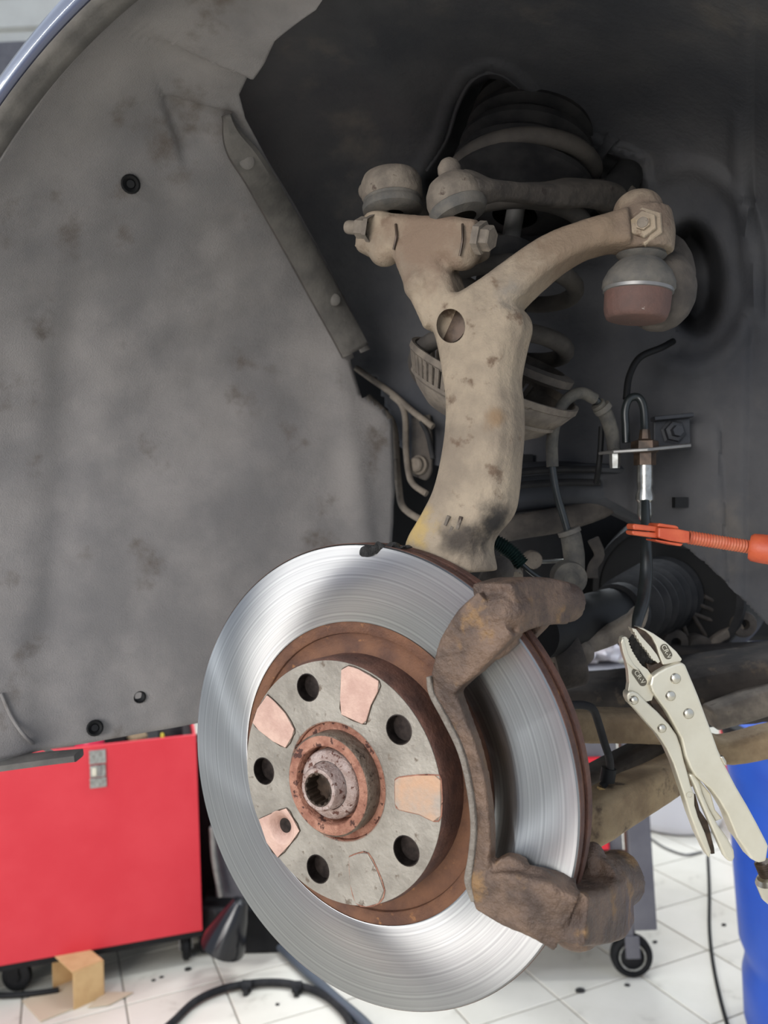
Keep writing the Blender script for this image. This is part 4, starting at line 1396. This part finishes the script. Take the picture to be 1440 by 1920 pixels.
MB().lathe([(.080, -.016), (.088, -.015), (.090, -.010), (.082, -.009)], gc_, gx, 64, close=True).build('ring', M['rubber'], gb)
for (x1, y1, x2, y2) in ((1300, 1150, 1372, 1178), (1312, 1134, 1376, 1160), (1296, 1148, 1328, 1200), (1277, 1160, 1296, 1212), (1240, 1166, 1236, 1200), (1214, 1164, 1212, 1186), (1320, 1118, 1370, 1142)):
    MB().tube(PP([(x1, y1, .897), ((x1 + x2) / 2, (y1 + y2) / 2, .902), (x2, y2, .906)]), .0024, 8, 2).build('rib', M['dust_dark'], gb)
MB().strap(PP([(1388, 1172, .895), (1360, 1188, .892), (1336, 1204, .89), (1326, 1220, .89)]), [.014, .011, .010, .012], .012, FWD, 3).build('web', M['dust'], gb, bevel=.002)
for x, y in ((1392, 1170), (1312, 1216), (1264, 1204)):
    c = P(x, y, .89)
    MB().lathe([(.006, -.006), (.014, -.006), (.0155, -.003), (.0155, .02), (.006, .02)], c, FWD, 24, close=True).build('bolt_ear', M['dust_dark'], gb)
    MB().lathe([(0, .002), (.006, .002), (.006, .01), (0, .01)], c, FWD, 6).build('bolt_head', M['black'], gb)

lk = thing('upper_link', P(1140, 1185, .70), 'pale dusty arm curving under the drive shaft towards the jaws of the pliers', 'suspension arm')
m = MB().strap(PP([(1040, 1230, .66), (1085, 1212, .68), (1140, 1192, .69), (1185, 1168, .69), (1200, 1140, .70)]), [.014, .016, .017, .018, .010], .02, FWD, 5)
m.ball(P(1085, 1225, .67), RGT * .014, UPV * .012, FWD * .012)
cast('arm', m, M['dust'], lk, .002, 4)
MB().lathe([(.010, -.012), (.022, -.012), (.024, -.009), (.024, .009), (.022, .012), (.010, .012)], P(1062, 1238, .655), RGT * .8 + UPV * .2, 28, close=True).build('bush', M['dust_dark'], lk)

a1 = thing('lower_control_arm', P(1240, 1365, .66), 'muddy level lower control arm passing behind the locking pliers', 'control arm')
m = MB().strap(PP([(1020, 1350, .62), (1090, 1358, .64), (1180, 1360, .66), (1260, 1366, .67), (1345, 1404, .67), (1440, 1388, .66), (1530, 1366, .66)]), [.026, .026, .026, .028, .021, .024, .024], .030, FWD, 5)
cast('arm', m, M['mud'], a1, .0022, 3)
a2 = thing('track_control_arm', P(1200, 1490, .62), 'muddy brown arm slanting up to the right from behind the brake disc', 'control arm')
m = MB().strap(PP([(1060, 1568, .56), (1118, 1530, .57), (1180, 1494, .60), (1240, 1462, .63), (1300, 1424, .66)]), [.030, .034, .032, .028, .024], .030, FWD, 4)
cast('arm', m, M['mud'], a2, .0022, 3)
m = MB().strap(PP([(1080, 1478, .66), (1140, 1448, .67), (1190, 1422, .68), (1250, 1392, .69)]), [.020, .022, .022, .020], .030, FWD, 4)
tag(m.build('anti_roll_link', M['dust_dark'], bevel=.003), 'dark grey link just above the slanting muddy arm', 'link')

sw = thing('wear_sensor_lead', P(1120, 1400, .56), 'thin black lead bending down to a brass tip beside the disc edge', 'lead')
MB().tube(PP([(1070, 1322, .55), (1095, 1322, .555), (1112, 1330, .56), (1122, 1355, .565), (1133, 1392, .57), (1143, 1425, .575), (1142, 1452, .58), (1130, 1474, .58)]), .0030, 10, 5).build('lead', M['rubber'], sw)
MB().tube(PP([(1142, 1440, .58), (1138, 1465, .58)]), .0056, 12, 1).build('plug', M['black'], sw)
MB().tube(PP([(1130, 1478, .578), (1124, 1500, .576)]), [.0042, .0036], 6, 1).build('brass_tip', M['brass'], sw)

ma = MB().strap(PP([(900, 1010, .78), (960, 990, .78), (1040, 976, .78), (1110, 958, .78), (1160, 940, .78)]), [.022, .025, .026, .022, .016], .022, FWD, 4)
tag(cast('steering_rack_arm', ma, M['dust_dark'], None, .0022, 4), 'muddy brown round arm under the dark crossmember, right of the knuckle', 'arm')

# flexible brake hose with its grey sleeves
bh = thing('brake_hose', P(1080, 1080, .63), 'looping grey-sleeved brake hose from the body bracket down to the caliper', 'hose')
hp = [(1150, 842, .66), (1148, 810, .655), (1136, 775, .65), (1115, 748, .645), (1090, 737, .64), (1062, 750, .635), (1043, 785, .63), (1035, 830, .63), (1036, 875, .63), (1044, 925, .63), (1057, 970, .63), (1067, 1005, .63)]
MB().tube(PP(hp), .0031, 12, 5).build('hose', M['hoseblack'], bh)
MB().tube(PP(hp[3:9]), .0050, 12, 5).build('sleeve', M['hosegrey'], bh)
MB().tube(PP([(1120, 757, .647), (1136, 778, .651), (1147, 812, .655), (1152, 850, .66)]), [.0062, .0062, .0060, .0054], 14, 4).build('upper_sleeve', M['hosegrey'], bh)
MB().tube(PP([(1127, 762, .648), (1133, 770, .649)]), .0078, 14, 1).build('clamp_ring', M['boot'], bh)
MB().tube(PP([(1068, 996, .63), (1071, 1008, .63), (1076, 1040, .63), (1078, 1070, .628)]), [.0080, .0086, .0088, .0080], 16, 2).build('end_sleeve', M['hosegrey'], bh)
MB().tube(PP([(1066, 993, .63), (1069, 1001, .63)]), .0096, 16, 1).build('end_collar', M['boot'], bh)
c = P(1070, 1086, .618)
MB().lathe([(.0, -.003), (.006, -.003), (.008, -.001), (.0135, 0), (.014, .003), (.014, .014), (0, .016)], c, (FWD + UPV * .1), 28).build('banjo', M['hosegrey'], bh, ang=40)
# rigid pipes and the second hose held by the pliers
hb_ = thing('hanging_brake_hose', P(1208, 1100, .61), 'straight black brake hose hanging from the bracket, pinched by the orange clamp', 'hose')
MB().tube(PP([(1210, 940, .635), (1211, 990, .625), (1212, 1040, .615), (1211, 1085, .61), (1206, 1125, .60), (1196, 1160, .59), (1192, 1185, .585)]), [.0034, .0040, .0046, .0052, .0052, .0044, .003], 14, 5).build('hose', M['hoseblack'], hb_)
MB().lathe([(.005, .000), (.0065, -.002), (.0065, -.020), (.0058, -.024), (.0075, -.030), (.0075, -.034), (.0058, -.036), (.0062, -.046), (.0050, -.050), (.003, -.052)], P(1209, 862, .648), UPV, 20).build('crimp', M['silver'], hb_, ang=30)
MB().lathe([(0, .020), (.004, .020), (.005, .012), (.011, .010), (.0115, .002), (.009, 0), (.009, -.010), (0, -.010)], P(1209, 850, .648), UPV, 6).build('union_nut', M['oil'], hb_, ang=20)
m = MB().tube(PP([(1174, 830, .66), (1173, 800, .66), (1172, 770, .66), (1180, 748, .66), (1196, 745, .66), (1206, 762, .658), (1209, 800, .655), (1210, 832, .65)]), .0034, 10, 6)
tag(m.build('brake_pipe', M['silver' if False else 'hoseblack']), 'small black hairpin brake pipe above the hose bracket', 'pipe')
m = MB().tube(PP([(1174, 748, .665), (1180, 705, .67), (1200, 670, .675), (1240, 652, .68), (1262, 640, .69)]), .0030, 10, 6)
tag(m.build('sensor_cable', M['black']), 'thin black cable rising from the hairpin pipe up the body wall', 'cable')
m = MB().tube(PP([(1128, 800, .67), (1126, 840, .67), (1122, 880, .67), (1118, 905, .68)]), .0026, 8, 5)
tag(m.build('brake_line', M['black']), 'short black line behind the brake hose loop at the bracket', 'pipe')
hbk = thing('hose_bracket', P(1215, 848, .66), 'dark steel bracket plate bolted to the body, holding the brake hoses', 'bracket')
MB().prism(PP([(1122, 853, .662), (1150, 850, .64), (1215, 846, .632), (1296, 838, .655), (1296, 836, .70), (1130, 850, .70)]), UPV * .0026).build('plate', M['steelgrey'], hbk, bevel=.0006, flat=True)
MB().prism(PP([(1226, 790, .70), (1294, 783, .70), (1296, 842, .70), (1226, 846, .70)]), FWD * .004).build('bolt_plate', M['rail'], hbk, bevel=.001, flat=True)
MB().strap(PP([(1224, 786, .694), (1296, 779, .694)]), .004, .012, FWD, 1).build('plate_flange', M['rail'], hbk, flat=True)
MB().lathe([(0, .012), (.005, .012), (.0055, .006), (.009, .005), (.0095, .001), (.012, 0)], P(1263, 810, .699), -FWD, 6).build('bolt_head', M['rail'], hbk, ang=20)
MB().lathe([(0, -.009), (.004, -.009), (.0045, -.004), (.0045, .006), (0, .008)], P(1153, 858, .65), UPV, 6).build('bolt_head', M['silver'], hbk, ang=20)

# corrugated conduit and little parts beside the knuckle foot
cdt = thing('corrugated_conduit', P(940, 1040, .60), 'short dark green corrugated conduit with a bare lead, right of the knuckle foot', 'conduit')
cp = PP([(880, 1010, .60), (905, 1010, .60), (935, 1020, .60), (958, 1036, .60), (978, 1058, .60)])
cq = catmull(cp, 12)
MB().tube(cq, [.0052 if (k // 1) % 2 else .0066 for k in range(len(cq))], 12, 1).build('conduit', M['conduit'], cdt)
MB().tube(PP([(975, 1055, .60), (1000, 1076, .60), (1024, 1090, .60), (1050, 1100, .60)]), .0020, 8, 4).build('lead', M['hoseblack'], cdt)
m = MB()
m.ball(P(935, 1070, .585), RGT * .012, UPV * .012, FWD * .012).strap(PP([(905, 1070, .585), (930, 1085, .585), (950, 1110, .585)]), [.016, .018, .016], .016, FWD, 3)
tag(cast('hub_lug', m, M['dust_dark'], None, .0018, 3), 'pale dusty casting lug between the disc rim and the green conduit', 'lug')
m = MB().tube(PP([(962, 1086, .60), (957, 1065, .61), (955, 1050, .62)]), [.008, .010, .009], 16, 3)
tag(m.build('brake_stub', M['dust']), 'small grey stub standing behind the caliper bracket top', 'stub')
bs = thing('cavity_bolt', P(1002, 1052, .74), 'tiny pale stud with a thin rod left of the grey hose end', 'bolt')
MB().lathe([(0, -.004), (.008, -.004), (.009, .002), (.009, .012), (0, .012)], P(1000, 1050, .74), FWD, 16).build('nut', M['dust'], bs)
MB().tube(PP([(1012, 1053, .75), (1060, 1051, .75)]), .002, 8, 1).build('rod', M['silver'], bs)
m = MB().strap(PP([(1112, 1010, .78), (1124, 1040, .78), (1112, 1062, .78), (1110, 1084, .78)]), [.012, .010, .010, .012], .006, FWD, 4)
tag(m.build('heat_shield_tab', M['dust_dark'], bevel=.001), 'dim curled metal tab in the dark cavity right of the grey hose end', 'tab')

# ================================================================== orange hose clamp
Z2 = lambda X, Y, d: P(1180 + X / 5.538, 960 + Y / 5.538, d)
oc_ = thing('hose_clamp_tool', Z2(600, 300, .585), 'orange plastic screw clamp pinching the hanging brake hose', 'hose clamp')


def oprism(nm, pts, d, th_, mt, bev=.0012):
    MB().prism([Z2(x, y, d) for x, y in pts], FWD * th_).build(nm, M[mt], oc_, bevel=bev, flat=True)


oprism('upper_jaw', [(34, 128), (60, 122), (290, 150), (430, 168), (430, 212), (300, 208), (40, 184)], .578, .016, 'orange')
oprism('lower_jaw', [(28, 192), (300, 216), (420, 232), (420, 290), (280, 272), (60, 242), (30, 232)], .577, .016, 'orange')
oprism('upper_fin', [(318, 116), (480, 140), (512, 152), (520, 182), (292, 152), (300, 124)], .574, .022, 'orange')
oprism('lower_fin', [(272, 284), (300, 290), (560, 330), (540, 356), (500, 352), (275, 302)], .574, .022, 'orange')
oprism('body', [(300, 160), (520, 178), (630, 200), (630, 322), (560, 322), (420, 300), (300, 268)], .572, .020, 'orange')
r0, r1 = Z2(610, 262, .582), Z2(1300, 372, .582)
nn = 46
rp = [r0 + (r1 - r0) * (k / nn) for k in range(nn + 1)]
MB().tube(rp, [.0047 + (.0006 if k % 2 else 0) for k in range(nn + 1)], 16, 1).build('screw', M['orange_pale'], oc_)
axo = (r1 - r0).normalized()
MB().lathe([(.0030, .004), (.0090, .002), (.0105, .004), (.0110, .010), (.0110, .022), (.0095, .027), (.0030, .028)], r1 - axo * .006, (axo - FWD * .55).normalized(), 28, close=True).build('thumb_nut', M['orange'], oc_)
MB().box(r1 + axo * .012, axo * .012, UPV * .0045, FWD * .011).build('wing', M['orange'], oc_, bevel=.002, flat=True)

# ================================================================== locking pliers
DP = .555
Z3 = lambda X, Y, d=DP: P(1060 + X / 3.6923, 1140 + Y / 3.6923, d)
pl = thing('locking_pliers', Z3(900, 900), 'satin nickel locking pliers hanging on the hose below the orange clamp', 'pliers')


def pprism(nm, pts, d, th_, mt, bev=.001, par=None, k=1):
    pp_ = [Z3(x, y, d) for x, y in pts]
    if k > 1:
        pp_ = catmull(pp_ + [pp_[0]], k)[:-1]
    return MB().prism(pp_, FWD * th_).build(nm, M[mt], par or pl, bevel=bev, flat=True)


teeth = []
tb_ = [(436, 212), (448, 255), (468, 300), (492, 340), (520, 380), (548, 412)]
for k in range(len(tb_) - 1):
    for j in range(2):
        s_ = j / 2
        x = tb_[k][0] * (1 - s_) + tb_[k + 1][0] * s_
        y = tb_[k][1] * (1 - s_) + tb_[k + 1][1] * s_
        teeth += [(x - 6, y), (x + 6, y + 9)]
lj = pprism('lower_jaw', [(392, 205), (386, 240), (400, 310), (424, 380), (436, 440), (442, 520), (434, 575), (470, 590), (560, 650), (600, 640), (612, 600), (600, 520), (606, 478), (570, 425)] + teeth[::-1] + [(430, 205), (412, 198)], DP + .001, .007, 'nickel')
pprism('jaw_bevel', [(392, 215), (386, 240), (400, 310), (424, 380), (470, 420), (520, 440), (470, 385), (436, 320), (416, 250), (410, 210)], DP - .0004, .002, 'nickel', .0006, lj)
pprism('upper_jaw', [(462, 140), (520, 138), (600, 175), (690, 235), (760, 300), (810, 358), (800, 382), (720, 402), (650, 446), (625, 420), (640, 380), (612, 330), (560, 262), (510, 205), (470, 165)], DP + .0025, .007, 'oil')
pprism('jaw_back', [(500, 134), (540, 140), (610, 176), (700, 238), (770, 302), (810, 356), (798, 372), (700, 392), (676, 395), (655, 340), (630, 262), (600, 205), (560, 165)], DP, .010, 'nickel')
t2 = []
ub_ = [(476, 165), (500, 212), (540, 268), (575, 310), (600, 350), (632, 378)]
for k in range(len(ub_) - 1):
    for j in range(2):
        s_ = j / 2
        x = ub_[k][0] * (1 - s_) + ub_[k + 1][0] * s_
        y = ub_[k][1] * (1 - s_) + ub_[k + 1][1] * s_
        t2 += [(x - 4, y + 4), (x + 4, y)]
pprism('tooth_strip', [(462, 140), (490, 146), (530, 200), (592, 268), (636, 325), (658, 372), (642, 384)] + t2[::-1], DP + .0005, .010, 'nickel')
pprism('jaw_gap_backing', [(446, 215), (478, 172), (522, 235), (575, 305), (622, 378), (604, 425), (560, 415), (515, 372), (480, 318)], DP + .006, .002, 'grease', 0)  # added plate; dark background between the jaws put in its colour, plus oil
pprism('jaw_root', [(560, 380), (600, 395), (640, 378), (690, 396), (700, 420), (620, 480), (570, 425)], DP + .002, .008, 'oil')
body = pprism('fixed_handle', [(598, 478), (640, 445), (700, 412), (765, 388), (806, 378), (832, 392), (858, 455), (890, 530), (925, 615), (965, 725), (1012, 850), (1060, 985), (1115, 1105), (1185, 1240), (1262, 1370), (1330, 1495), (1392, 1615), (1408, 1650), (1392, 1756), (1340, 1768), (1290, 1742), (1230, 1650), (1185, 1590), (1155, 1515), (1120, 1430), (1062, 1330), (1005, 1255), (945, 1205), (900, 1165), (868, 1115), (832, 1030), (802, 905), (762, 830), (702, 722), (642, 640), (602, 582), (586, 535)], DP - .004, .015, 'nickel', .0035)
lh = pprism('moving_handle', [(426, 600), (440, 580), (468, 576), (505, 592), (560, 648), (640, 720), (720, 806), (772, 880), (802, 962), (824, 1060), (850, 1150), (868, 1225), (896, 1290), (898, 1370), (922, 1450), (970, 1560), (1012, 1690), (1000, 1738), (968, 1682), (915, 1570), (862, 1430), (822, 1300), (782, 1182), (748, 1080), (700, 975), (640, 882), (560, 792), (492, 712), (444, 664), (428, 630)], DP - .002, .011, 'nickel', .0015)
rl = pprism('release_lever', [(852, 1150), (892, 1150), (930, 1200), (952, 1285), (1002, 1402), (1062, 1510), (1128, 1600), (1170, 1680), (1176, 1730), (1158, 1762), (1128, 1756), (1100, 1720), (1068, 1650), (1022, 1545), (968, 1422), (918, 1305), (890, 1230)], DP - .001, .006, 'nickel', .0018)
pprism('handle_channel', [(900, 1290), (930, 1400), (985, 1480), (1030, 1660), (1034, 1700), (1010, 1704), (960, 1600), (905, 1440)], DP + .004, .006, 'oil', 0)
pprism('spring_link', [(905, 1160), (960, 1230), (1010, 1290), (1040, 1400), (1090, 1460), (1040, 1480), (1010, 1430), (960, 1330)], DP + .004, .005, 'nickel', .001)
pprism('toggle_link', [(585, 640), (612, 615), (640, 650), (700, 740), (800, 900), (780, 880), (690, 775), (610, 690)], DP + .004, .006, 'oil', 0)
for X, Y, r in ((762, 488, .0042), (728, 608, .0040), (852, 731, .0042), (475, 638, .0035), (668, 833, .0035)):
    sf = DP - .0038 if X > 700 else DP - .002
    MB().lathe([(0, .0020), (r * .5, .0018), (r * .85, .0010), (r, -.0004), (r * 1.08, -.0002), (r * 1.08, -.001)], Z3(X, Y, sf), -FWD, 28).build('rivet', M['nickel_shiny'], pl)
MB().lathe([(.0016, .0006), (.0024, .0006), (.0026, 0), (.0014, 0)], Z3(860, 1296, DP - .002), -FWD, 20, close=True).build('dimple', M['nickel'], pl)
pprism('handle_notch', [(1072, 1030), (1095, 1025), (1118, 1065), (1120, 1100), (1100, 1085)], DP - .0046, .004, 'nickel_shiny', .0008)
M['oval'] = mat('stamped_recess', (92, 86, 74), None, rough=.5, metal=.4)
# stamped ovals with lettering
for (X, Y, ang, ln, wd_, sf) in ((512, 478, -56, .0108, .0024, DP + .0008), (698, 302, -62, .0088, .0024, DP - .0001)):
    c = Z3(X, Y, sf)
    d = (RGT * math.cos(math.radians(ang)) + UPV * math.sin(math.radians(ang)))
    u = FWD.cross(d).normalized()
    if u.dot(UPV) < 0:
        u = -u
    ov = []
    for k in range(24):
        a = 2 * PI * k / 24
        ov.append(c + d * (ln / 2 * 1.25 * math.copysign(abs(math.cos(a)) ** .5, math.cos(a)) if False else 0) + d * ((ln - 2 * wd_) / 1.4 * (1 if math.cos(a) > 0 else -1) + wd_ * 1.25 * math.cos(a)) + u * wd_ * 1.25 * math.sin(a))
    MB().prism(ov, -FWD * .0003).build('stamped_oval', M['oval'], pl, flat=True)
    me = text_mesh('CR-V', .0048, .0003)
    zc = -FWD
    me.transform(Matrix(((d.x, u.x, zc.x, c.x + zc.x * .0004), (d.y, u.y, zc.y, c.y + zc.y * .0004), (d.z, u.z, zc.z, c.z + zc.z * .0004), (0, 0, 0, 1))))
    me.transform(WM[pl.name].inverted())
    link('lettering', me, M['nickel'], pl, flat=True)
# adjusting screw at the end of the handle
sa, sb = Z3(1362, 1756, DP + .003), Z3(1404, 1856, DP + .003)
sx2 = (sb - sa).normalized()
tp = [sa + (sb - sa) * (k / 14) for k in range(15)]
MB().tube(tp, [.0052 + (.0008 if k % 2 else 0) for k in range(15)], 16, 1).build('adjusting_screw', M['oil'], pl)
MB().lathe([(0, .020), (.008, .019), (.0105, .014), (.0105, .003), (.008, 0), (.004, -.002)], sb, sx2, 20).build('screw_knob', M['nickel_shiny'], pl, ang=20)
